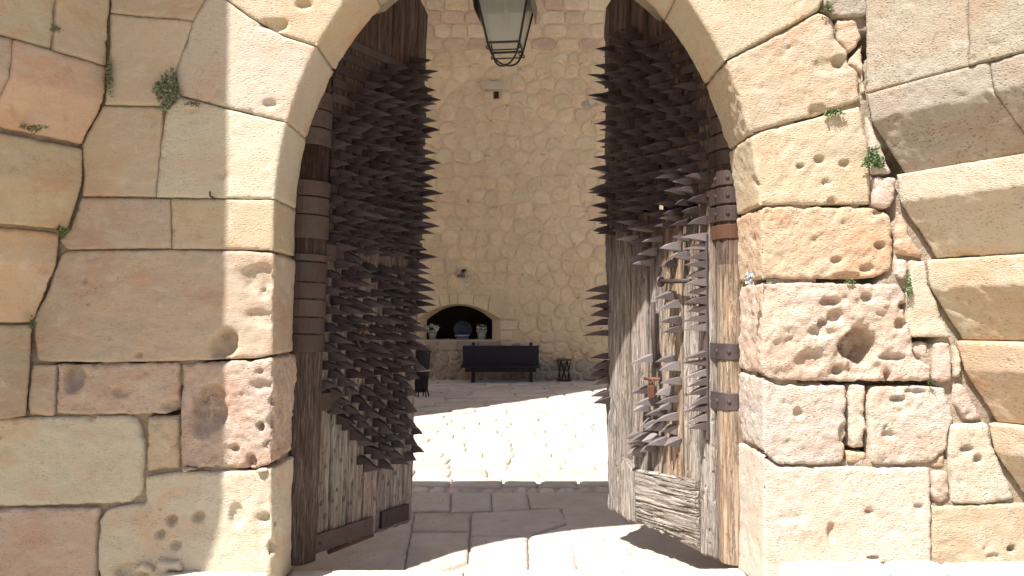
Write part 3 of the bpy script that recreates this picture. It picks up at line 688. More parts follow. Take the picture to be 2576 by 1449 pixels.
# far wall with its niche
far = thing('keep_wall', 'tall shaded rubble stone wall across the courtyard with an arched niche at its foot', 'wall', (0, YW, ZC))
def F2(px, py): p = onY(px, py, YW); return p.x, p.z
NX0, NZ0 = F2(1050, 855); NX1, _ = F2(1258, 855); _, NZs = F2(1258, 803); _, NZc = F2(1160, 765); NM = (NX0 + NX1) / 2; NW = (NX1 - NX0) / 2
def ztop(x):
    t = max(-1, min(1, (x - NM) / NW)); return NZs + (NZc - NZs) * (1 - t * t)
ND = 1.3
def inn(x): return NM + (x - NM) * .80
def izt(x): return NZ0 + (ztop(x) - NZ0) * .96
def put(o, root): o.matrix_parent_inverse = root.matrix_world.inverted() if False else Matrix.Translation(root.location).inverted(); return o
mb = MB(); WL, WR, WT = -9.0, 12.0, 17.0
xs = [NX0 + (NX1 - NX0) * i / 20 for i in range(21)]; nb = MB()
mb.add([(WL, YW, ZC - .3), (NX0, YW, ZC - .3), (NX0, YW, WT), (WL, YW, WT)], [(0, 1, 2, 3)])
mb.add([(NX1, YW, ZC - .3), (WR, YW, ZC - .3), (WR, YW, WT), (NX1, YW, WT)], [(0, 1, 2, 3)])
mb.add([(NX0, YW, ZC - .3), (NX1, YW, ZC - .3), (NX1, YW, NZ0), (NX0, YW, NZ0)], [(0, 1, 2, 3)])
for a, b in zip(xs, xs[1:]):
    mb.add([(a, YW, ztop(a)), (b, YW, ztop(b)), (b, YW, WT), (a, YW, WT)], [(0, 1, 2, 3)])
    mb.add([(a, YW, ztop(a)), (b, YW, ztop(b)), (inn(b), YW + .32, izt(b)), (inn(a), YW + .32, izt(a))], [(0, 1, 2, 3)]); nb.add([(inn(a), YW + .32, izt(a)), (inn(b), YW + .32, izt(b)), (inn(b), YW + ND, izt(b)), (inn(a), YW + ND, izt(a))], [(0, 1, 2, 3)])
    nb.add([(inn(a), YW + ND, NZ0), (inn(b), YW + ND, NZ0), (inn(b), YW + ND, izt(b)), (inn(a), YW + ND, izt(a))], [(0, 1, 2, 3)])
mb.add([(NX0, YW, NZ0), (NX1, YW, NZ0), (NX1, YW + ND, NZ0), (NX0, YW + ND, NZ0)], [(0, 1, 2, 3)])
for X_ in (NX0, NX1):
    mb.add([(X_, YW, NZ0), (inn(X_), YW + .32, NZ0), (inn(X_), YW + .32, izt(X_)), (X_, YW, NZs)], [(0, 1, 2, 3)])
    nb.add([(inn(X_), YW + .32, NZ0), (inn(X_), YW + ND, NZ0), (inn(X_), YW + ND, izt(X_)), (inn(X_), YW + .32, izt(X_))], [(0, 1, 2, 3)])
mb.add([(WL, YW, WT), (WR, YW, WT), (WR, YW + 2, WT), (WL, YW + 2, WT)], [(0, 1, 2, 3)])
FC = (.665, .525, .355)
o = put(mb.build('plaster', M_far, far, color=(.65, .515, .355, 1)), far)
put(nb.build('black_vault', flat('niche_black', (.03, .024, .02), .95), far), far)  # near-black colour on the niche's inner sides, vault and back
def farstone(cx, cz, w_, h_, col, rnd_=.5, rise=.03, name='stone', rg=random):
    n = 14; V = []; Fs = []
    wob = [1 + rg.uniform(-.09, .09) for _ in range(n)]
    for (s, d) in ((1.06, -.02), (1.0, .4), (.86, .92), (.5, 1.0)):
        for i in range(n):
            a = 2 * math.pi * i / n; c, s_ = math.cos(a), math.sin(a); e = 1 - rnd_
            k = 1 / max(abs(c), abs(s_)) ** e
            V.append((cx + c * k * w_ / 2 * s * wob[i], YW - rise * d * (1 if s > .9 else rg.uniform(.85, 1.15)), cz + s_ * k * h_ / 2 * s * wob[i]))
    V.append((cx, YW - rise, cz))
    for k in range(3):
        for i in range(n): j = (i + 1) % n; Fs.append((k * n + i, k * n + j, (k + 1) * n + j, (k + 1) * n + i))
    for i in range(n): Fs.append((3 * n + i, 3 * n + (i + 1) % n, 4 * n))
    return put(link(name, mesh_np(name, V, Fs, True), M_far, far, (*col, 1)), far)
rg = random.Random(5); nst = 0
slit = F2(1249, 240); gar = F2(1163, 688)
def fpoly(P, rise, col, sd):
    P = np.array(chaikin_corner([np.array(p) for p in P], rg.uniform(.07, .17))); P = resample(P, .09); c = P.mean(0); n = len(P)
    P = P + (c - P) * .0 + np.array([[rg.uniform(-.012, .012), rg.uniform(-.012, .012)] for _ in range(n)])
    V = []; Fs = []; L = [(1.05, -.03), (1.0, rise * .35), (.90, rise * .9), (.62, rise), (.3, rise)]
    for k, (s_, d) in enumerate(L):
        for p in P: q = c + (p - c) * s_; V.append((q[0], YW - d - (rg.uniform(-.25, .25) * rise if k > 1 else 0), q[1]))
    V.append((c[0], YW - rise, c[1]))
    for k in range(len(L) - 1):
        for i in range(n): j = (i + 1) % n; Fs.append((k * n + i, k * n + j, (k + 1) * n + j, (k + 1) * n + i))
    for i in range(n): Fs.append(((len(L) - 1) * n + i, (len(L) - 1) * n + (i + 1) % n, len(L) * n))
    return put(link('stone', mesh_np('stone', V, Fs, True), M_far, far, (*col, 1)), far)
def clip(P, a, b):        # keep the side of the bisector nearer to a
    m = (a + b) / 2; d = b - a; out = []
    for k in range(len(P)):
        p, q = P[k], P[(k + 1) % len(P)]; sp, sq = np.dot(p - m, d), np.dot(q - m, d)
        if sp <= 0: out.append(p)
        if (sp < 0) != (sq < 0) and abs(sp - sq) > 1e-9: out.append(p + (q - p) * sp / (sp - sq))
    return out
seeds = []; z = ZC - .15
while z < 9.3:
    st = .27 if z < .8 else .395
    x = -3.1 + rg.uniform(0, .4)
    while x < 3.5: seeds.append(np.array((x + rg.uniform(-.10, .10), z + rg.uniform(-.105, .105) * (st / .39)))); x += rg.uniform(.34, .54) * (1 if z > .8 else .8)
    z += st
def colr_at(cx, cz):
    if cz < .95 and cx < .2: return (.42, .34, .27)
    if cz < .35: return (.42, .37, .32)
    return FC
for sd_ in seeds:
    cx, cz = sd_
    if cz > 9.02 or cz < ZC or cx < -2.95 or cx > 3.4: continue
    if NX0 - .42 < cx < NX1 + .48 and NZ0 - .12 < cz < NZc + .40: continue
    if abs(cx - slit[0]) < .36 and abs(cz - slit[1] - .06) < .30: continue
    P = [np.array(p) for p in ((cx - .6, max(cz - .6, ZC)), (cx + .6, max(cz - .6, ZC)), (cx + .6, cz + .6), (cx - .6, cz + .6))]
    for o_ in seeds:
        if o_ is not sd_ and abs(o_[0] - cx) < 1.1 and abs(o_[1] - cz) < 1.1: P = clip(P, sd_, o_)
        if len(P) < 3: break
    if len(P) < 3: continue
    c_ = np.mean(P, axis=0); g_ = rg.uniform(.01, .03); P = [c_ + (p - c_) * (1 - g_ / .2) for p in P]
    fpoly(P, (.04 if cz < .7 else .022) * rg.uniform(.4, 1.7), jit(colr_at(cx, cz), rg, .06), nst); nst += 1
z = 9.1
while z < 11.2:
    h_ = rg.uniform(.32, .44); x = -2.95 + rg.uniform(-.3, 0)
    while x < 3.35:
        w_ = rg.uniform(.40, .72); cx = x + w_ / 2; j = lambda: rg.uniform(-.02, .02)
        P = [(x + .012 + j(), z + .012), (x + w_ - .012 + j(), z + .012 + j()), (x + w_ - .012 + j(), z + h_ - .012 + j() * .6), (x + .012 + j(), z + h_ - .012)]
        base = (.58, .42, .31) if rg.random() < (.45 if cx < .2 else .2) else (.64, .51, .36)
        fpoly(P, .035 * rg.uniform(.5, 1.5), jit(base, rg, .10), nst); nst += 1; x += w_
    z += h_
print('far stones', nst)
# surround of the niche: five arch stones, right quoins, sill stones
def fprism(pts, rise, col, name='stone', parent=None):
    mb = MB(); P = np.array(pts); n = len(P); c = P.mean(0)
    vs = [(p[0], YW + .01, p[1]) for p in P] + [(p[0], YW - rise, p[1]) for p in P] + [(c[0] + (p[0] - c[0]) * .96, YW - rise - .01, c[1] + (p[1] - c[1]) * .96) for p in P]
    fs = [(k * n + i, k * n + (i + 1) % n, (k + 1) * n + (i + 1) % n, (k + 1) * n + i) for k in (0, 1) for i in range(n)] + [tuple(2 * n + i for i in range(n))]
    mb.add(vs, fs); return put(mb.build(name, M_far, far, color=(*col, 1)), far)
NC = (.66, .54, .37)
ja = [(-1.25, -1), (-.62, -.02 + -.6)]
js = [NX0 - .1, F2(1110, 0)[0], F2(1133, 0)[0], F2(1154, 0)[0], F2(1192, 0)[0], F2(1228, 0)[0], NX1]
for a, b in zip(js, js[1:]):
    pts = [(a + .008, ztop(a) + .005)] + [(a + (b - a) * t, ztop(a + (b - a) * t) + .005) for t in (.33, .66)] + [(b - .008, ztop(b) + .005)]
    if b == NX1: pts += [(b + .38, NZs), (b + .38, NZs + .3), (b - .05, NZc + .12)]
    else: pts += [(b + (b - NM) * .06 - .008, max(ztop(b) + .3, NZc + .22))]
    pts += [(a + (a - NM) * .06 + .008, max(ztop(a) + .3, NZc + .22))]
    fprism(pts, .03, jit(NC, rg, .05))
for (x0, x1, y0_, y1_) in ((1259, 1303, 806, 829), (1259, 1290, 831, 856), (1259, 1330, 858, 872)):
    a = F2(x0, y0_); b = F2(x1, y1_); fprism([(a[0], a[1]), (b[0], a[1] - .01), (b[0] - .03, b[1]), (a[0], b[1])], .03, jit(NC, rg, .05))
for (x0, x1) in ((1046, 1100), (1101, 1150), (1151, 1204), (1205, 1257)):
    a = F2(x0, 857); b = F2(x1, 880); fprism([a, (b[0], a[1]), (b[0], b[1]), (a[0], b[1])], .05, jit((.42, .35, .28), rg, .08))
# loophole with lintel, broken gargoyle
mb = MB(); mb.box((slit[0], YW - .034, slit[1] - .0), (.07, .006, .10)); put(mb.build('loophole', flat('loophole_dark', (.02, .015, .012)), far), far)
a = F2(1206, 208); b = F2(1266, 226); fprism([(a[0], a[1] - .03), (a[0] + .08, a[1] + .02), (b[0], a[1]), (b[0] - .04, b[1]), (a[0] + .12, b[1])], .10, (.50, .44, .35), 'lintel')
for dx in (-.23, .26): farstone(slit[0] + dx, slit[1] - .03, .3, .32, jit(FC), .4, .05)
mb = MB(); gx, gz = gar
for i in range(7): mb.box((gx + rg.uniform(-.09, .09), YW - .07, gz + rg.uniform(-.09, .09)), (.05, .07, .04), None)
put(mb.build('broken_boss', flat('grey_broken_stone', (.20, .17, .14), .9, 0, 9, .5, .8, .02), far, bevel=.01), far)
farstone(gx - .03, gz - .1, .6, .7, (.66, .56, .45), .8, .012, 'lime_patch')
farstone(F2(1482, 262)[0], F2(1482, 262)[1], .5, .22, (.40, .35, .29), .8, .03)

# tall range at the left of the courtyard whose edge throws the slanting shadow
rng = thing('courtyard_range', 'tall sandstone range of the castle on the left of the courtyard, out of the picture', 'building', (-6, 6.3, ZC))
ex, ey = onZ(1045, 1048, ZC).x, onZ(1045, 1048, ZC).y
bx = -2.75; by = ey - (ex - bx) * KY / KX
mb = MB(); mb.box(((bx - 9) / 2 - 0, by + 1.2, 17), (abs(bx + 9) / 2, 1.2, 17.1)); put(mb.build('wall', M_far, rng, color=(*FC, 1)), rng)
mb = MB()
for i in range(5):
    for j in range(2): mb.box((-4 - j * 2.6, by - .01, 3 + i * 4.2), (.35, .02, .6))
put(mb.build('window', M_black, rng), rng)

# ------------------------------------------------------------------ THE TWO DOOR LEAVES
WLEAF = 1.5
def ztop_leaf(u, W=1.50): 
    t = max(0, min(1, (W - u) / 1.62)); return min(2.35 + 1.95 * math.sqrt(max(0, 1 - t * t)), 4.08 + .7 * (1.23 - u))
def plank_mesh(u0, u1, z0f, z1f, side, thick, seed, hu=.007, hz=.03, rag=.0, holes=(), depth=1.0, horiz=False, erag=0):
    # weathered board: dense grid, grooves run along the grain; visible face on local y = side * thick
    nu = max(3, int((u1 - u0) / hu)); zmin = min(z0f(u0), z0f(u1)); 
    us = np.linspace(u0, u1, nu + 1); zmx = max(z1f(u) for u in us); nz = max(3, int((zmx - zmin) / hz))
    U, T = np.meshgrid(us, np.linspace(0, 1, nz + 1)); zb = np.array([z0f(u) for u in us]); zt = np.array([z1f(u) for u in us])
    rgn = np.random.RandomState(seed)
    if rag: zb = zb + rag * fbm(np.stack([us * 25, us * 0 + seed, us * 0], 1), 3, seed)
    Z = zb[None, :] + (zt - zb)[None, :] * T
    q = np.stack([U.ravel(), Z.ravel(), np.full(U.size, seed * 3.3)], 1)
    if horiz: g = q * np.array([3.5, 42, 1]); g2 = q * np.array([.9, 19, 1])
    else: g = q * np.array([60, 3.2, 1]); g2 = q * np.array([19, 1.3, 1])
    d = -.004 * depth * np.clip(fbm(g, 3, 3), -.2, 2) - .010 * depth * np.clip(1 - np.abs(fbm(g2, 3, 7)) * 7, 0, 1) + .006 * depth * fbm(q * 3, 2, 11)
    ed = np.minimum(U.ravel() - u0, u1 - U.ravel()); d -= .018 * np.clip(1 - ed / .014, 0, 1) ** 2
    ez = np.minimum(Z.ravel() - np.tile(zb, nz + 1), np.tile(zt, nz + 1) - Z.ravel()); d -= .012 * np.clip(1 - ez / .02, 0, 1) ** 2
    for (hu_, hz_, hr) in holes:
        rr = np.hypot(q[:, 0] - hu_, q[:, 1] - hz_) / hr; d -= .03 * np.exp(-rr ** 2 * 2)
    if erag: ew = np.clip((q[:, 0] - u1 + .07) / .07, 0, 1); q[:, 0] += ew * erag * (fbm(np.stack([q[:, 1] * 5, q[:, 1] * 0 + seed, q[:, 1] * 0], 1), 4, 3) - .3); d -= .02 * ew ** 3
    V = np.stack([q[:, 0], side * (thick + d), q[:, 1]], 1); W_ = nu + 1; Fs = []
    for j in range(nz):
        for i in range(nu): f = (j * W_ + i, j * W_ + i + 1, (j + 1) * W_ + i + 1, (j + 1) * W_ + i); Fs.append(f if side < 0 else f[::-1])
    ring = [i for i in range(W_)] + [j * W_ + nu for j in range(1, nz + 1)] + [nz * W_ + i for i in range(nu - 1, -1, -1)] + [j * W_ for j in range(nz - 1, 0, -1)]
    n0 = len(V); B = V[ring].copy(); B[:, 1] = 0; V = np.concatenate([V, B]); m = len(ring)
    for i in range(m): j = (i + 1) % m; f = (ring[i], ring[j], n0 + j, n0 + i); Fs.append(f[::-1] if side < 0 else f)
    Fs.append(tuple(n0 + i for i in range(m)))
    return mesh_np('plank', V, Fs, False)
def spike_mesh(L, bz, bu, bend, side, seed):
    r_ = random.Random(seed); V = []; Fs = []
    for (t, k) in ((0, 1.0), (.12, .96), (.55, .50)):
        for (a, b) in ((-1, -1), (1, -1), (1, 1), (-1, 1)):
            V.append((a * bu / 2 * k + bend * t * t * .4, side * L * t, b * bz / 2 * k * (1 - .0 * t) - .012 * t * t + r_.uniform(-.003, .003)))
        # ridge along the upper and lower face
    V.append((bend * .4, side * L, -.016)); tip = len(V) - 1
    for k in range(2):
        for i in range(4): j = (i + 1) % 4; f = (k * 4 + i, k * 4 + j, (k + 1) * 4 + j, (k + 1) * 4 + i); Fs.append(f if side < 0 else f[::-1])
    for i in range(4): f = (8 + i, 8 + (i + 1) % 4, tip); Fs.append(f if side < 0 else f[::-1])
    me = mesh_np('spike', V, Fs, False)
    bm = bmesh.new(); bm.from_mesh(me); bmesh.ops.recalc_face_normals(bm, faces=bm.faces); bm.to_mesh(me); bm.free()
    me.materials.append(M_iron); return me
WOOD_S = (.38, .335, .305); WOOD_L = (.44, .395, .345); WOOD_R = (.36, .27, .20)
def leaf(side, hx, hy, ang, label):
    root = thing('door_leaf', label, 'door', (hx, hy, 0), ang, 'spiked leaves of the castle gate'); return root
angL = R(59.4); angR = R(124.1)
# hinge points on the floor
pL = onZ(800, 1414, 0.0); leafL = leaf(-1, -1.445, .60, angL, 'left gate leaf wholly in shade, bristling with dense rows of iron spikes')
leafR = leaf(1, 1.475, .62, angR, 'right gate leaf half in sun, ragged foot, missing spikes, rusty padlock')
leafL.rotation_mode = 'QUATERNION'; leafL.rotation_quaternion = Matrix.Rotation(R(1.6), 4, 'Y').to_quaternion() @ Matrix.Rotation(angL, 4, 'Z').to_quaternion()
bpy.context.view_layer.update()
MLi, MRi = leafL.matrix_world.inverted(), leafR.matrix_world.inverted()
def on_leaf(root_inv, px, py, t):
    o = root_inv @ CAM; d = (root_inv @ (CAM + ray(px, py))) - o; k = (t - o.y) / d.y; p = o + d * k; return p.x, p.z
rg = random.Random(21)
TH = .055
# --- left leaf: hinge stile, boards
LW = 1.215
def post(root, side, u, r, z0, z1, col, seed, n=18):
    V = []; Fs = []; nz = 90; m = 14
    rr = random.Random(seed)
    for j in range(nz + 1):
        z = z0 + (z1 - z0) * j / nz
        for i in range(m + 1):
            a = math.pi * i / m
            p = np.array([[math.cos(a) * 4, z * 1.3, seed], [a * 9, z * 3, seed + 2.]]); w1 = fbm(p, 3, 4)
            k = 1 + .05 * w1[0] - .05 * max(0, 1 - abs(w1[1]) * 6)
            V.append((u - math.cos(a) * r * k * 1.0, side * (.02 + math.sin(a) * r * k * .9), z))
    for j in range(nz):
        for i in range(m): f = (j * (m + 1) + i, j * (m + 1) + i + 1, (j + 1) * (m + 1) + i + 1, (j + 1) * (m + 1) + i); Fs.append(f if side < 0 else f[::-1])
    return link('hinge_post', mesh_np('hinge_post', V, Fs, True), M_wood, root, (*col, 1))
post(leafL, -1, -.01, .135, .02, 3.05, (.125, .088, .078), 3)
holesL = []
for i in range(9):
    for j in range(9): holesL.append((.16 + i * .125 + rg.uniform(-.02, .02) + (.06 if j % 2 else 0), .20 + j * .085 + rg.uniform(-.02, .02), rg.uniform(.008, .014)))
ue = [.105, .265, .43, .60, .77, .92, 1.07, LW]
for i, (a, b) in enumerate(zip(ue, ue[1:])):
    hs = [h for h in holesL if a < h[0] < b]
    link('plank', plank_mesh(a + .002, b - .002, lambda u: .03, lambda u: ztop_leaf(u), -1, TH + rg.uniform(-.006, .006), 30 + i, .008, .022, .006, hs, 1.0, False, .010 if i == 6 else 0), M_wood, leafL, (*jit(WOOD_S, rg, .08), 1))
# iron bands at the foot
def band(root, side, u0, u1, z0, z1, off, mat=M_plate, name='iron_band', dz=0, rivets=(), wrap=None):
    while ztop_leaf(u0) < z1 + .03 and u0 < 1.1: u0 += .02
    mb = MB(); N = 10
    vs = []; 
    for i in range(N + 1):
        u = u0 + (u1 - u0) * i / N; wv = .003 * math.sin(u * 23 + z0 * 9)
        for (z, y) in ((z0, off + .001), (z0 + .004, off + .008), (z1 - .004, off + .008), (z1, off + .001)): vs.append((u, side * (y + wv), z + dz * i / N))
    fs = [(i * 4 + k, (i + 1) * 4 + k, (i + 1) * 4 + k + 1, i * 4 + k + 1) for i in range(N) for k in range(3)]
    mb.add(vs, fs)
    mb.add([(u0, side * off * .5, z0), (u0, side * (off + .004), z0), (u0, side * (off + .004), z1), (u0, side * off * .5, z1)], [(0, 1, 2, 3)])
    for (u, z) in rivets: 
        mb.lathe([(0.001, .011), (.009, .008), (.013, 0)], (0, 0, 0), 8)
        k = len(mb.v) - 24
        for q in range(k, len(mb.v)): v = mb.v[q]; mb.v[q] = (u + v[0], side * (off + .006 + v[2]), z + v[1])
    return mb.build(name, mat, root)
band(leafL, -1, .0, .70, .035, .165, TH + .012, dz=.01, rivets=[(.16, .10), (.62, .12)])
band(leafL, -1, .80, 1.12, .06, .19, TH + .012, rivets=[(.85, .13)])
# wrap plates on the left hinge post
def wrap(root, side, u, r, z0, z1, mat=M_plate, a0=0, a1=math.pi, bolts=0, flat_to=None):
    mb = MB(); m = 12; vs = []
    P = [(u - math.cos(a0 + (a1 - a0) * i / m) * r, .02 + math.sin(a0 + (a1 - a0) * i / m) * r * .92) for i in range(m + 1)]
    if flat_to: P = [p for p in P if p[0] < u + r * .75] + [(flat_to, TH + .014)]
    for x, y in P: vs += [(x, side * y, z0), (x, side * (y + .005), z0 + .004), (x, side * (y + .005), z1 - .004), (x, side * y, z1)]
    fs = [(i * 4 + k, (i + 1) * 4 + k, (i + 1) * 4 + k + 1, i * 4 + k + 1) for i in range(len(P) - 1) for k in range(3)]; mb.add(vs, fs)
    for b in range(bolts):
        bx_ = P[int(len(P) * (.45 + .3 * b)) % len(P)]; n0 = len(mb.v); mb.lathe([(0.001, .012), (.012, .009), (.017, 0)], (0, 0, 0), 8)
        for q in range(n0, len(mb.v)): v = mb.v[q]; mb.v[q] = (bx_[0] + v[0], side * (bx_[1] + .004 + v[2]), (z0 + z1) / 2 + v[1])
    return mb.build('iron_plate', mat, root, False)
zy = [240, 285, 330, 375, 460, 500, 545, 605, 640, 660, 710, 752, 796, 838, 884]
for a, b in zip(zy, zy[1:]):
    if (a, b) in ((375, 460), (605, 640)): continue
    z1, z0 = onY(772, a, .62).z, onY(772, b, .62).z; wrap(leafL, -1, -.01, .139 + rg.uniform(-.002, .003), z0 + .004, z1 - .004, flat_to=.12)
z1, z0 = onY(790, 985, .7).z, onY(790, 1030, .7).z; band(leafL, -1, .02, .30, z0, z1, TH + .03, rivets=[(.20, z0 + .03), (.20, z0 + .08), (.24, z0 + .05)])
z1, z0 = onY(790, 612, .7).z, onY(790, 655, .7).z; band(leafL, -1, .09, .42, z0, z1, TH + .012, rivets=[(.14, z0 + .03), (.14, z0 + .08)])
# iron straps under the spikes
MB_ = None
def sprow(root, side, pts, meshes, uscale=1):
    for (u, z, k) in pts:
        o = bpy.data.objects.new('spike', meshes[k]); COL.objects.link(o); o.parent = root
        o.location = (u, side * (TH + .004), z); o.rotation_euler = (R(rg.gauss(-2, 3)) * side, R(rg.gauss(0, 6)), R(rg.gauss(0, 3.5))); sc = rg.uniform(.8, 1.08) * (.55 if side < 0 and z < 1.42 and u > 1.0 else .84 if side < 0 and z < 1.25 else 1); o.scale = (rg.uniform(.8, 1.15), sc, rg.uniform(.8, 1.12))
ML_ = [spike_mesh(L, bz, bu, b, -1, i) for i, (L, bz, bu, b) in enumerate(((.20, .066, .05, .01), (.185, .070, .055, -.015), (.215, .064, .05, 0), (.18, .072, .06, .03), (.16, .068, .07, .0)))]
MR_ = [spike_mesh(L, bz, bu, b, 1, i) for i, (L, bz, bu, b) in enumerate(((.215, .062, .05, .01), (.20, .066, .055, -.015), (.23, .060, .05, 0), (.17, .07, .06, .03), (.15, .075, .08, .0)))]
pts = []; row = 0; z = .55
while z < 3.74:
    for c in range(7):
        u = .150 + c * .158 + (.079 if row % 2 else 0) + rg.uniform(-.012, .012)
        if u > LW - .035: u = LW - .03 if row % 2 == 0 else 9
        if u > LW: continue
        lo = 1.02 - .62 * min(1, (u - .15) / .5) + (.0 if u < .8 else .04); 
        if z < lo + rg.uniform(-.03, .05): continue
        if z > ztop_leaf(u) - .42 - .10 * (u > .6): continue
        if z < 1.9 and rg.random() < .06: continue
        if 2.02 < z < 2.14 and rg.random() < .4 and u < 1.1: continue
        pts.append((u, z + rg.uniform(-.008, .008), rg.choice((0, 0, 1, 2, 2) if z > 1.2 else (0, 1, 3, 4))))
    z += .063; row += 1
print('left spikes', len(pts)); sprow(leafL, -1, pts, ML_)
# straps the spikes are fixed to (one strip per pair of rows, shade side)
mbs = 0
for k in range(15):
    z = 2.2 + k * .105
    if z > 3.6: break
    band(leafL, -1, .13, LW - .02, z - .03, z + .035, TH + .006, name='iron_strap')
    mbs += 1
# ring pull on the left leaf
u, z = on_leaf(MLi, 905, 850, -TH - .06); mb = MB()
mb.tube([(u + .035 * math.cos(a), -(TH + .07), z + .06 * math.sin(a)) for a in [2 * math.pi * i / 16 for i in range(17)]], .009, 6); mb.tube([(u, -TH, z + .065), (u, -TH - .09, z + .065)], .012, 6); mb.build('ring_pull', M_rust, leafL, True)
# loose bar under the foot of the left leaf
mb = MB(); mb.tube([(.30, -.02, -.0), (.75, -.03, .02)], .016, 8); mb.build('floor_bolt', M_rust, leafL, True)
# back frame
for (root, side) in ((leafL, -1), (leafR, 1)):
    for z in (.35, 1.3, 2.3, 3.2):
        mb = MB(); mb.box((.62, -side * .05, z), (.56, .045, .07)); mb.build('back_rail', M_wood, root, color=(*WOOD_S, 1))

# --- right leaf
RW = 1.22
post(leafR, 1, -.02, .098, .01, 1.98, (.44, .335, .24), 9)
post(leafR, 1, -.02, .094, 1.98, 3.05, (.26, .19, .15), 10)
def zbot(u): return .0 + (.02 if u < .2 else .02 + .10 * ((u - .2) / .95) ** 1.3)
def zU(py, u=.5):   # height of a picture row on the leaf at u
    P = leafR.matrix_world @ Vector((u, TH, 0)); return onY(1288, py, P.y).z
bd = [(.085, .235), (.235, .40), (.40, .60), (.60, .76), (.76, .93), (.93, RW)]
slotz = zU(522, .65)
for i, (a, b) in enumerate(bd):
    hs = [(rg.uniform(a + .02, b - .02), .1 + .09 * j + rg.uniform(-.03, .03), rg.uniform(.006, .012)) for j in range(12 if a < .3 else 7)]
    th = TH + (.012, -.004, .004, -.022, .0, .02)[i]
    if i == 0: parts = [(lambda u: .0, lambda u: ztop_leaf(u))]
    elif i in (1, 2, 3, 4):
        bz = zU(1216, (a + b) / 2) + (0.05 if i > 2 else 0)
        parts = [(lambda u, q=bz: q, lambda u: slotz - .028 + .05 * (u - .6)), (lambda u: slotz + .028 + .05 * (u - .6), lambda u: ztop_leaf(u))]
    else: parts = [(zbot, lambda u: ztop_leaf(u))]
    for (f0, f1) in parts:
        colr = WOOD_L if i in (0, 1, 2) else WOOD_S
        if i == 2: colr = (.46, .36, .28) 
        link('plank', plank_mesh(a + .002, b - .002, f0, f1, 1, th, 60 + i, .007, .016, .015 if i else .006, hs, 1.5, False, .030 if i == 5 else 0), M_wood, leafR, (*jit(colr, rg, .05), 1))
# worn stile post standing proud near the free edge
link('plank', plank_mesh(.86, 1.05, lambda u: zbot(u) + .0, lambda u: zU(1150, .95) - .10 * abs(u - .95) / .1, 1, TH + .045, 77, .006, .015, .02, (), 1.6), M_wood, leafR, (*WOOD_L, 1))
# patch board with the grain across
zt_, = (zU(1190, .55),)
def botp(u): return zbot(u) + .02
link('patch_board', plank_mesh(.245, .87, botp, lambda u: zU(1205, .3) + (zU(1180, .85) - zU(1205, .3)) * (u - .25) / .62, 1, TH + .022, 81, .012, .006, .018, (), 1.7, True), M_woodh, leafR, (*WOOD_L, 1))
# slot: dark rail behind it, one chink of daylight
mb = MB(); mb.box((.42, -.0, slotz), (.20, .01, .05)); mb.box((.86, 0, slotz), (.14, .01, .05)); mb.build('slot_rail', M_darkwood, leafR)
# strips, bands
for (ya, yb, bl) in ((340, 378, 0), (380, 418, 0), (432, 470, 1), (474, 516, 1), (520, 560, 1), (862, 905, 1), (985, 1030, 1)):
    z1, z0 = zU(ya, 0), zU(yb, 0); wrap(leafR, 1, -.02, .101, z0 + .002, z1 - .002, M_plate if ya < 600 else M_iron, flat_to=.12, bolts=2 if bl else 0)
for ya, yb in ((250, 290), (293, 336), (566, 604)):
    z1, z0 = zU(ya, 0), zU(yb, 0); wrap(leafR, 1, -.02, .099, z0 + .003, z1 - .003, M_rust if ya > 500 else M_plate, flat_to=.1)
us_, z_ = on_leaf(MRi, 1783, 800, TH + .02)
mb = MB(); mb.box((.150, TH + .022, (zU(590, .15) + zU(1105, .15)) / 2), (.018, .008, (zU(590, .15) - zU(1105, .15)) / 2)); mb.build('iron_strap', M_iron, leafR)
ptsR = []; row = 0; z = 2.30
while z < 3.86:
    for c in range(7):
        u = .16 + c * .158 + (.079 if row % 2 else 0) + rg.uniform(-.012, .012)
        if u > RW - .03: u = RW - .03 if row % 2 == 0 else 9
        if u > RW: continue
        if z > ztop_leaf(u) - .30: continue
        if z < 2.42 and rg.random() < .45 and u > .5 and u < 1.1: continue
        ptsR.append((u, z + rg.uniform(-.008, .008), rg.choice((0, 0, 1, 2, 2))))
    z += .072; row += 1
for py in (486, 520, 554, 580, 727, 747, 769, 788, 809, 837, 895, 916, 934, 952, 989, 1005):
    ptsR.append((RW - .035 + rg.uniform(-.01, .01), zU(py, RW), rg.choice((0, 1, 2))))
sprow(leafR, 1, ptsR, MR_); nR = len(ptsR); ptsR = []; MRb = []
for m_ in MR_: c_ = m_.copy(); c_.materials.clear(); c_.materials.append(M_sunlit); MRb.append(c_)
py = 598
while py < 1092:
    if not (838 < py < 870): ptsR.append((.165 + rg.uniform(-.003, .003), zU(py, .16), rg.choice((0, 2, 2))))
    py += 22.5
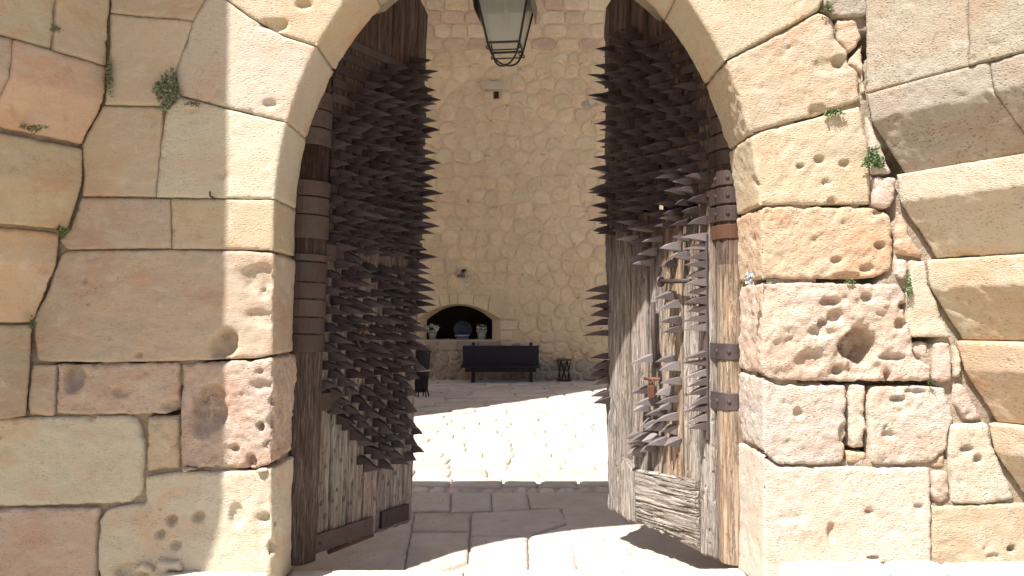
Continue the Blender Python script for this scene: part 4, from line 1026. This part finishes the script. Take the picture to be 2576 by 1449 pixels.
for (x, y, k) in ((1729, 599, 0), (1703, 620, 3), (1727, 643, 0), (1693, 663, 3), (1698, 546, 3), (1720, 480, 0), (1700, 440, 0), (1735, 455, 0), (1640, 575, 2), (1599, 562, 2), (1646, 633, 0), (1640, 660, 0), (1620, 650, 0), (1600, 600, 0), (1660, 600, 0), (1625, 610, 1), (1693, 743, 0), (1703, 764, 1), (1706, 806, 0), (1706, 828, 1), (1643, 900, 2), (1690, 903, 0), (1703, 921, 1),
                  (1706, 958, 0), (1685, 984, 3), (1703, 1002, 0), (1682, 1020, 4), (1627, 979, 3), (1646, 1010, 1), (1627, 1023, 3), (1669, 1036, 0), (1700, 1046, 0), (1641, 1067, 4), (1635, 1088, 1), (1693, 1080, 4), (1606, 1096, 4),
                  (1617, 1107, 4), (1651, 1104, 4), (1672, 1109, 3), (1641, 1125, 4), (1606, 1135, 4), (1700, 1110, 4), (1665, 1070, 3)):
    u, z = on_leaf(MRi, x, y, TH + .01); ptsR.append((u, z, k))
print('right spikes', nR + len(ptsR)); sprow(leafR, 1, ptsR, MRb)
for k in range(15):
    z = 2.48 + k * .1
    if z > 3.75: break
    band(leafR, 1, .12, RW - .02, z - .03, z + .03, TH + .010, name='iron_strap')
# sliding bolt, upright rod, padlock on its hasp
u0, z0 = on_leaf(MRi, 1662, 708, TH + .07); u1, _ = on_leaf(MRi, 1738, 712, TH + .07)
mb = MB(); mb.tube([(u0, TH + .07, z0), (u1, TH + .075, z0 - .006)], .017, 10); mb.build('sliding_bolt', M_plate, leafR, True)
mb = MB(); mb.tube([(u0, TH + .07 + .032 * math.sin(a), z0 + .032 * math.cos(a)) for a in [2 * math.pi * i / 14 for i in range(15)]], .010, 6); mb.tube([(u0, TH, z0), (u0, TH + .05, z0)], .011, 6); mb.build('bolt_ring', M_iron, leafR, True)
u0, z0 = on_leaf(MRi, 1640, 760, TH + .05); u1, z1 = on_leaf(MRi, 1648, 925, TH + .05)
mb = MB(); mb.tube([(u0, TH + .04, z0), ((u0 + u1) / 2, TH + .05, (z0 + z1) / 2), (u1, TH + .04, z1)], .019, 10); mb.build('iron_rod', M_plate, leafR, True)
u, z = on_leaf(MRi, 1640, 985, TH + .09)
mb = MB(); mb.box((u, TH + .09, z), (.036, .016, .045)); pl = mb.build('padlock', M_rust, leafR, bevel=.008)
mb = MB(); mb.tube([(u - .022, TH + .09, z + .04), (u - .022, TH + .09, z + .072), (u, TH + .09, z + .09), (u + .022, TH + .09, z + .072), (u + .022, TH + .09, z + .04)], .006, 6); mb.build('shackle', M_rust, pl, True)
mb = MB(); mb.tube([(u + .10, TH + .06, z + .085), (u - .09, TH + .10, z + .095)], .011, 8); mb.tube([(u + .01, TH, z + .09), (u + .01, TH + .10, z + .09)], .012, 8); mb.build('hasp', M_rust, leafR, True)
# the bar lying in the sun under the right leaf
mb = MB(); a = onZ(1795, 1396, .0); b = onZ(1725, 1372, .0); bar = MB(); bar.tube([(a.x - .03, a.y + .1, .002), (b.x, b.y + .12, .008)], .022, 8)
o = bar.build('floor_bar', flat('pale_worn_bar', (.50, .46, .42), .6), None, True); tag(o, 'pale round bar lying on the sill under the right gate leaf', 'bar')

# ------------------------------------------------------------------ LANTERN under the crown of the arch
LY = .60; c0 = onY(1272, 60, LY)
ln = thing('lantern', 'black iron lantern with dusty tapering panes hanging from the arch crown', 'lantern', (c0.x, LY, 3.3), R(-7))
ln['label'] = ln['label']
def lz(py): return onY(1272, py, LY).z - 3.3
def lw(px0, px1): return (onY(px1, 60, LY).x - onY(px0, 60, LY).x) / 2
zt, zb_, zb2 = lz(5), lz(119), lz(136); wt, wb, wb2 = lw(1206, 1334), lw(1233, 1312), lw(1238, 1306)
cs = ((-1, -1), (1, -1), (1, 1), (-1, 1)); fr = MB()
for i in range(4):
    a, b = cs[i], cs[(i + 1) % 4]
    fr.tube([(a[0] * wt, a[1] * wt, zt), (a[0] * wb, a[1] * wb, zb_), (a[0] * wb2, a[1] * wb2, zb2)], .0085, 6)
    for (w_, z_, r_) in ((wt, zt, .012), (wb, zb_, .008), (wb2, zb2, .005)): fr.tube([(a[0] * w_, a[1] * w_, z_), (b[0] * w_, b[1] * w_, z_)], r_, 6)
fr.build('frame', M_black, ln)
for i in range(4):
    a, b = cs[i], cs[(i + 1) % 4]; g = MB()
    g.add([(a[0] * wt * .985, a[1] * wt * .985, zt), (b[0] * wt * .985, b[1] * wt * .985, zt), (b[0] * wb * .985, b[1] * wb * .985, zb_), (a[0] * wb * .985, a[1] * wb * .985, zb_)], [(0, 1, 2, 3)])
    g.build('pane', M_glass, ln)
# deep eaves rim and hipped cap
g = MB(); h0 = lz(42); e = lw(1196, 1343)
for i in range(4):
    a, b = cs[i], cs[(i + 1) % 4]
    if i in (1, 3): g.add([(a[0] * e, a[1] * e, zt + .02), (b[0] * e, b[1] * e, zt + .02), (b[0] * e * .95, b[1] * e * .95, h0), (a[0] * e * .95, a[1] * e * .95, h0)], [(0, 1, 2, 3)])
    g.add([(a[0] * e, a[1] * e, zt + .02), (b[0] * e, b[1] * e, zt + .02), (b[0] * .05, b[1] * .05, zt + .17), (a[0] * .05, a[1] * .05, zt + .17)], [(0, 1, 2, 3)])
g.lathe([(.055, zt + .17), (.06, zt + .21), (.03, zt + .23), (.012, zt + .25), (.012, zt + .42)], (0, 0, 0), 12)
o = g.build('cap', flat('dull_lantern_metal', (.09, .075, .065), .5, .3), ln)
sc = MB(); zb3 = lz(164)
for k, (a, b) in enumerate(((cs[0], cs[2]), (cs[1], cs[3]))):
    pts = []
    for i in range(17):
        t = i / 16; s = -1 + 2 * t; pts.append((a[0] * wb2 * -s if False else a[0] * wb2 * (1 - 2 * t), a[1] * wb2 * (1 - 2 * t), zb2 + (zb3 - zb2) * (1 - abs(s) ** 2.3) ** .8))
    sc.tube(pts, .0065, 6)
for a in cs:
    pts = []
    for i in range(12):
        t = i / 11 * 4.4; r_ = .017 * (1 - .12 * t); pts.append((a[0] * (wb2 + .012 + r_ * math.sin(t) * .8), a[1] * (wb2 + .012 + r_ * math.sin(t) * .8), zb2 + .004 - r_ * (1 - math.cos(t)) * .9 + .02))
    sc.tube(pts, .0045, 6)
sc.lathe([(.001, zb3 - .008), (.012, zb3 - .002), (.012, zb3 + .006), (.001, zb3 + .012)], (0, 0, 0), 10)
sc.build('scrollwork', M_black, ln)
g = MB(); g.tube([(0, 0, zt + .1), (0, 0, zt - .06)], .012, 8); g.lathe([(.016, zt - .06), (.02, zt - .09), (.032, zt - .14), (.03, zt - .17), (.001, zt - .2)], (0, 0, 0), 12); g.build('bulb', flat('milky_bulb', (.5, .5, .45), .3), ln)

# ------------------------------------------------------------------ COURTYARD FURNITURE
def at_floor(px, py): return onZ(px, py, ZC)
# bench
yb = YW - .55; d = yb + 4.8; k = d / F
bl, br = onY(1163, 915, yb), onY(1356, 915, yb); zt1, zt0 = onY(0, 870, yb).z, onY(0, 918, yb).z
cx = (bl.x + br.x) / 2; W2 = (br.x - bl.x) / 2
be = thing('bench', 'long dark wooden bench with a solid back board against the far courtyard wall', 'bench', (cx, yb, ZC))
mb = MB(); mb.box((0, .16, (zt1 + zt0) / 2 - ZC - .03), (W2, .02, (zt1 - zt0) / 2 + .03)); mb.build('backrest', M_darkwood, be, bevel=.006)
mb = MB(); mb.box((0, -.03, zt0 - ZC - .04), (W2 + .03, .22, .028)); mb.build('seat', M_darkwood, be, bevel=.006)
mb = MB(); mb.box((0, -.18, zt0 - ZC - .13), (W2 - .08, .018, .05)); mb.build('apron', M_darkwood, be)
for px in (1190, 1336):
    x = onY(px, 900, yb).x - cx
    mb = MB(); mb.box((x, .19, (zt1 + .09 - ZC) / 2), (.045, .03, (zt1 + .09 - ZC) / 2)); mb.build('leg', M_darkwood, be, bevel=.004)
    mb = MB(); mb.box((x, -.17, (zt0 - ZC - .07) / 2), (.04, .035, (zt0 - ZC - .07) / 2)); mb.build('leg', M_darkwood, be, bevel=.004)
# hourglass stool
def hour(px, pyt, pyb, wpx, name, label, topm, mat, y=None):
    p = at_floor(px, pyb); y = p.y; z1 = onY(px, pyt, y).z - ZC; r = wpx / 2 * (y + 4.8) / F
    root = thing(name, label, 'stool', (p.x, p.y, ZC)); mb = MB(); mb.lathe([(.001, z1), (r * .97, z1), (r, z1 - .012), (r * .96, z1 - .045), (.001, z1 - .045)], n=24); mb.build('seat', topm, root, False)
    mb = MB(); mb.tube([(r * .82 * math.cos(a), r * .82 * math.sin(a), .02) for a in [2 * math.pi * i / 20 for i in range(21)]], .014, 6); mb.tube([(r * .62 * math.cos(a), r * .62 * math.sin(a), z1 * .5) for a in [2 * math.pi * i / 20 for i in range(21)]], .008, 6); mb.build('base_ring', mat, root)
    for i in range(6):
        a = 2 * math.pi * i / 6
        for s in (-1, 1):
            b = a + s * .9; mb = MB(); mb.tube([(r * .84 * math.cos(a), r * .84 * math.sin(a), z1 - .04), (r * .66 * math.cos((a + b) / 2), r * .66 * math.sin((a + b) / 2), z1 * .5), (r * .82 * math.cos(b), r * .82 * math.sin(b), .02)], .011, 5); mb.build('cane', mat, root)
    return root
hour(1419, 903, 959, 40, 'stool', 'small round cane stool with crossed canes standing right of the bench', M_rust and flat('dark_leather', (.10, .055, .04), .5), M_wicker)
# round-topped stool and basket chair half hidden by the left leaf
p = at_floor(1062, 998); zt_ = onY(0, 931, p.y).z - ZC; r = .20
st = thing('stool', 'stool with pale round top partly hidden behind the spikes of the left leaf', 'stool', (p.x - .03, p.y, ZC))
mb = MB(); mb.lathe([(.001, zt_), (r, zt_), (r + .004, zt_ - .012), (r, zt_ - .02), (.001, zt_ - .02)], n=24); mb.build('seat', M_paletop, st)
mb = MB(); mb.lathe([(r * .99, zt_ - .021), (r * .9, zt_ - .11), (r * .7, zt_ - .14)], n=20); mb.build('apron', M_wicker, st)
for i in range(6):
    a = 2 * math.pi * i / 6 + .3; mb = MB(); mb.tube([(r * .85 * math.cos(a), r * .85 * math.sin(a), zt_ - .08), (r * .62 * math.cos(a), r * .62 * math.sin(a), zt_ * .5), (r * .9 * math.cos(a), r * .9 * math.sin(a), 0)], [.018, .012, .016], 6); mb.build('leg', M_wicker, st, True)
yb2 = p.y + 1.2; a = onY(1040, 935, yb2); b = onY(1086, 882, yb2); rr = .27
ch = thing('planter', 'dark tapering tub planter with dry pale leaves behind the round stool', 'planter', (b.x - rr - .02, yb2, ZC))
zt2 = b.z - ZC
mb = MB(); mb.lathe([(.001, .02), (rr * .72, .02), (rr * .74, .05), (rr * .97, zt2 - .06), (rr * 1.02, zt2 - .05), (rr * 1.02, zt2), (rr * .93, zt2), (rr * .9, zt2 - .05), (.001, zt2 - .06)], n=24); mb.build('tub', M_darkwood, ch)
def leaves(mb, rg, n, c, rad, L, wd, up=.6, flat_=1.0):
    for _ in range(n):
        a = rg.uniform(0, 2 * math.pi); e = rg.uniform(-.3, 1) * up; r0 = rad * rg.random() ** .5
        base = Vector((c[0] + r0 * math.cos(a) * .6, c[1] + r0 * math.sin(a) * .6 * flat_, c[2] + rg.uniform(-.3, .6) * rad))
        d = Vector((math.cos(a), math.sin(a) * flat_, e)).normalized(); l = L * rg.uniform(.6, 1.3); s = d.cross(Vector((0, 0, 1))).normalized() * wd * l * .5
        nn = d.cross(s).normalized() * l * .12
        mb.add([base, base + d * l * .5 + s + nn, base + d * l, base + d * l * .5 - s + nn], [(0, 1, 2, 3)])
rg = random.Random(8)
mb = MB(); leaves(mb, rg, 60, (0, 0, zt2 + .02), .22, .22, .25, .35); mb.build('dry_leaves', flat('dry_leaf', (.30, .25, .19), .8), ch)
# flower pots and the blue dish in the niche
def pot(px, pyb, hpx, wpx, label, blooms, petal_r, mouth, group='potted flowers in the niche'):
    y = YW + .33; p = onY(px, pyb, y); s = (y + 4.8) / F; H = hpx * s; r = wpx * s / 2
    root = thing('flower_pot', label, 'flower pot', (p.x, y, NZ0), 0, group); mb = MB()
    mb.lathe([(.001, 0), (r * .68, 0), (r * .70, .02), (r * .93, H * .80), (r * 1.05, H * .82), (r * 1.05, H), (r * .95, H), (r * .9, H * .9), (.001, H * .88)], n=22); mb.build('pot', M_potgrey, root)
    mb = MB(); mb.tube([(r * .28 * math.cos(a), -r * .86, H * .48 + r * .28 * math.sin(a)) for a in [2 * math.pi * i / 12 for i in range(13)]], .008, 5); mb.build('medallion', M_petal, root)
    mb = MB(); leaves(mb, rg, 90, (0, 0, H + .04), .13, .13, .4, 1.0); mb.build('foliage', M_leafd, root)
    for (dx, dz, pr) in blooms:
        mb = MB(); c = Vector((dx, -.12 + rg.uniform(-.03, .03), H + dz))
        for i in range(6):
            a = 2 * math.pi * i / 6 + dx * 9; dd = Vector((math.cos(a), -.25, math.sin(a))) * pr; s_ = Vector((-math.sin(a), 0, math.cos(a))) * pr * mouth
            mb.add([c, c + dd * .55 + s_, c + dd, c + dd * .55 - s_], [(0, 1, 2, 3)])
        mb.add([c + Vector((0, .004, 0)), c + Vector((.006, .004, -.1)), c + Vector((-.006, .004, -.1))], [(0, 1, 2)])
        mb.build('bloom', M_petal, root)
    return root
pot(1212, 850, 25, 26, 'grey pot of small round white blooms at the right of the niche', [(-.09, .10, .032), (-.03, .12, .034), (.03, .12, .034), (.10, .09, .03), (-.085, .05, .033), (-.02, .055, .03), (.05, .04, .036), (.12, .04, .026), (-.13, .06, .02)], .45, .4)
pot(1088, 850, 24, 24, 'pot of long-petalled white lilies at the left of the niche', [(-.34, .03, .075), (-.27, .04, .07), (-.18, .02, .07), (-.12, .06, .075), (-.02, .13, .07), (.06, .10, .06), (.13, .06, .10), (-.45, .0, .06), (.12, .0, .05)], .22, .2)
y = YW + .35; p = onY(1163, 850, y); s = (y + 4.8) / F
di = thing('dish', 'blue glazed bowl standing in the middle of the niche', 'bowl', (p.x, y, NZ0)); mb = MB(); r = 19 * s
mb.lathe([(.001, 0), (r * .8, 0), (r * .86, .05), (r * .98, .09), (r * .98, .15), (r * .93, .155), (.001, .15)], n=28); mb.build('bowl', M_blue, di)
mb = MB(); mb.lathe([(r * .985, .10), (r * .995, .112), (r * .985, .124)], n=28); mb.lathe([(r * .83, .03), (r * .87, .04), (r * .87, .046)], n=28); mb.build('stripe', M_bluew, di)
pt = thing('plate', 'large dark blue plate propped upright behind the bowl in the niche', 'plate', (p.x, y + .33, NZ0)); mb = MB(); R2 = 23.5 * s
prof = [(.001, -.02), (R2 * .6, -.018), (R2 * .72, -.03), (R2, -.05), (R2, -.04), (.001, .0)]
mb.lathe(prof, n=32); mb.v = [(v[0], v[2] - .02, v[1] + R2) for v in mb.v]; mb.build('dish_face', flat('dim_blue_glaze', (.035, .045, .085), .3, 0, 12, .5), pt)

# ------------------------------------------------------------------ WEEDS in the joints
def weed(px, py, rx, rz, label, n=220, mat=None, drop=0, y=-.02, L=.03):
    p = onY(px, py, y); s = (4.8 + y) / F; rx *= s; rz *= s; rg = random.Random(px * 7 + py)
    mb = MB()
    for _ in range(n):
        a = rg.uniform(0, 2 * math.pi); t = rg.random() ** .5; k = 1 + .35 * math.sin(a * 3 + px) 
        c = Vector((rx * t * math.cos(a) * k, -rg.random() * min(rx, rz) * .9 * (1 - t * .7), rz * t * math.sin(a) * k))
        d = Vector((rg.uniform(-1, 1), rg.uniform(-1, .2), rg.uniform(-.5, 1))).normalized(); l = L * rg.uniform(.35, 1.0)
        s_ = d.cross(Vector((rg.uniform(-1, 1), rg.uniform(-1, 1), rg.uniform(-1, 1)))).normalized() * l * .33
        mb.add([c, c + d * l * .5 + s_, c + d * l, c + d * l * .5 - s_], [(0, 1, 2, 3)])
    for _ in range(8): 
        e = Vector((rx * rg.uniform(-.8, .8), -rg.uniform(0, .03), rz * rg.uniform(-.9, .9))); mb.add([Vector((0, .03, 0)), e + Vector((.002, 0, 0)), e - Vector((.002, 0, 0))], [(0, 1, 2)])
    o = mb.build('weed', mat or M_leafp, None); o.location = (p.x, y, p.z); tag(o, label, 'weed', 'weeds rooted in the wall joints'); return o
weed(425, 222, 30, 34, 'biggest bushy grey-green weed in the shaded joint left of the arch', 420); 
weed(415, 262, 12, 18, 'small tuft hanging right below the biggest weed of the left wall', 80)
weed(275, 195, 9, 42, 'tall narrow strip of weed along the upright joint of the left turret', 260, L=.022)
weed(135, 74, 28, 6, 'flat dry tuft in the uppermost curved joint of the left turret', 90, y=-.30, L=.022)
weed(88, 324, 30, 9, 'low grey tuft in the long joint under the orange turret stone', 160, y=-.34, L=.02)
weed(158, 582, 14, 11, 'small dark tuft at the corner where the left turret meets the wall', 110, M_leafg, y=-.05, L=.02)
weed(84, 814, 9, 16, 'little bright green sprig at the far left joint, halfway down the wall', 90, M_leafg, y=-.06, L=.018)
weed(487, 262, 16, 6, 'dry brown tuft right of the biggest weed in the voussoir joint', 60, flat('dry_weed', (.20, .15, .10)), L=.02)
weed(2196, 402, 22, 25, 'roundest bright green weed on the sunny right wall beside the turret', 380, M_leafg, L=.026)
weed(2083, 22, 11, 13, 'small green sprig at the top of the right voussoirs', 110, M_leafg, L=.02)
weed(2095, 285, 24, 9, 'flat green tuft in the joint below the third right voussoir', 150, M_leafg, L=.022)
weed(2284, 722, 8, 32, 'long trailing green weed beside the big pink hollowed block', 200, M_leafg, L=.02)
weed(2140, 709, 15, 5, 'thin green tuft on top of the big pink hollowed block', 60, M_leafg, L=.018)
weed(2353, 130, 7, 18, 'small weed in the upright joint of the top right turret course', 90, M_leafg, y=-.28, L=.018)
weed(2340, 1020 - 60, 7, 4, 'tiny sprig under the pink block at the right jamb', 30, M_leafg, L=.015)
# crumpled white paper stuck in the joint of the right jamb
p = onY(1882, 700, -.02); mb = MB(); rg = random.Random(4); vs = []; m = 7
for j in range(m):
    for i in range(m): vs.append((p.x + (i / (m - 1) - .5) * .045 + rg.uniform(-.006, .006), -.035 + rg.uniform(-.018, .012), p.z + (j / (m - 1) - .5) * .08 * (1 - .4 * abs(i / (m - 1) - .5)) + rg.uniform(-.008, .008)))
mb.add(vs, [(j * m + i, j * m + i + 1, (j + 1) * m + i + 1, (j + 1) * m + i) for j in range(m - 1) for i in range(m - 1)])
o = mb.build('crumpled_paper', M_foil); tag(o, 'crumpled white paper wedged in the joint at the right jamb', 'paper')
print('objects', len(bpy.data.objects), 'tris', sum(len(o.data.polygons) for o in bpy.data.objects if o.type == 'MESH'))

# grit and straw drifted over the passage slabs
rg = random.Random(31); mb = MB()
for _ in range(420):
    y = rg.uniform(.55, 3.8); x = rg.gauss(0, .75) if rg.random() < .4 else rg.choice((-1, 1)) * rg.uniform(.7, 1.5); r = rg.uniform(.003, .009) * (1.4 if rg.random() < .1 else 1)
    c = Vector((x, y, ZF + .003)); a0 = rg.uniform(0, 6); V = [c + Vector((math.cos(a0 + a) * r * rg.uniform(.7, 1.2), math.sin(a0 + a) * r * rg.uniform(.7, 1.2), 0)) for a in (0, 1.6, 3.1, 4.7)] + [c + Vector((0, 0, r * .8))]
    mb.add(V, [(0, 1, 4), (1, 2, 4), (2, 3, 4), (3, 0, 4)])
o = mb.build('grit', M_paving, color=(.42, .36, .30, .5)); o['kind'] = 'stuff'; o['label'] = 'fine grit scattered over the shaded passage slabs'; o['category'] = 'grit'
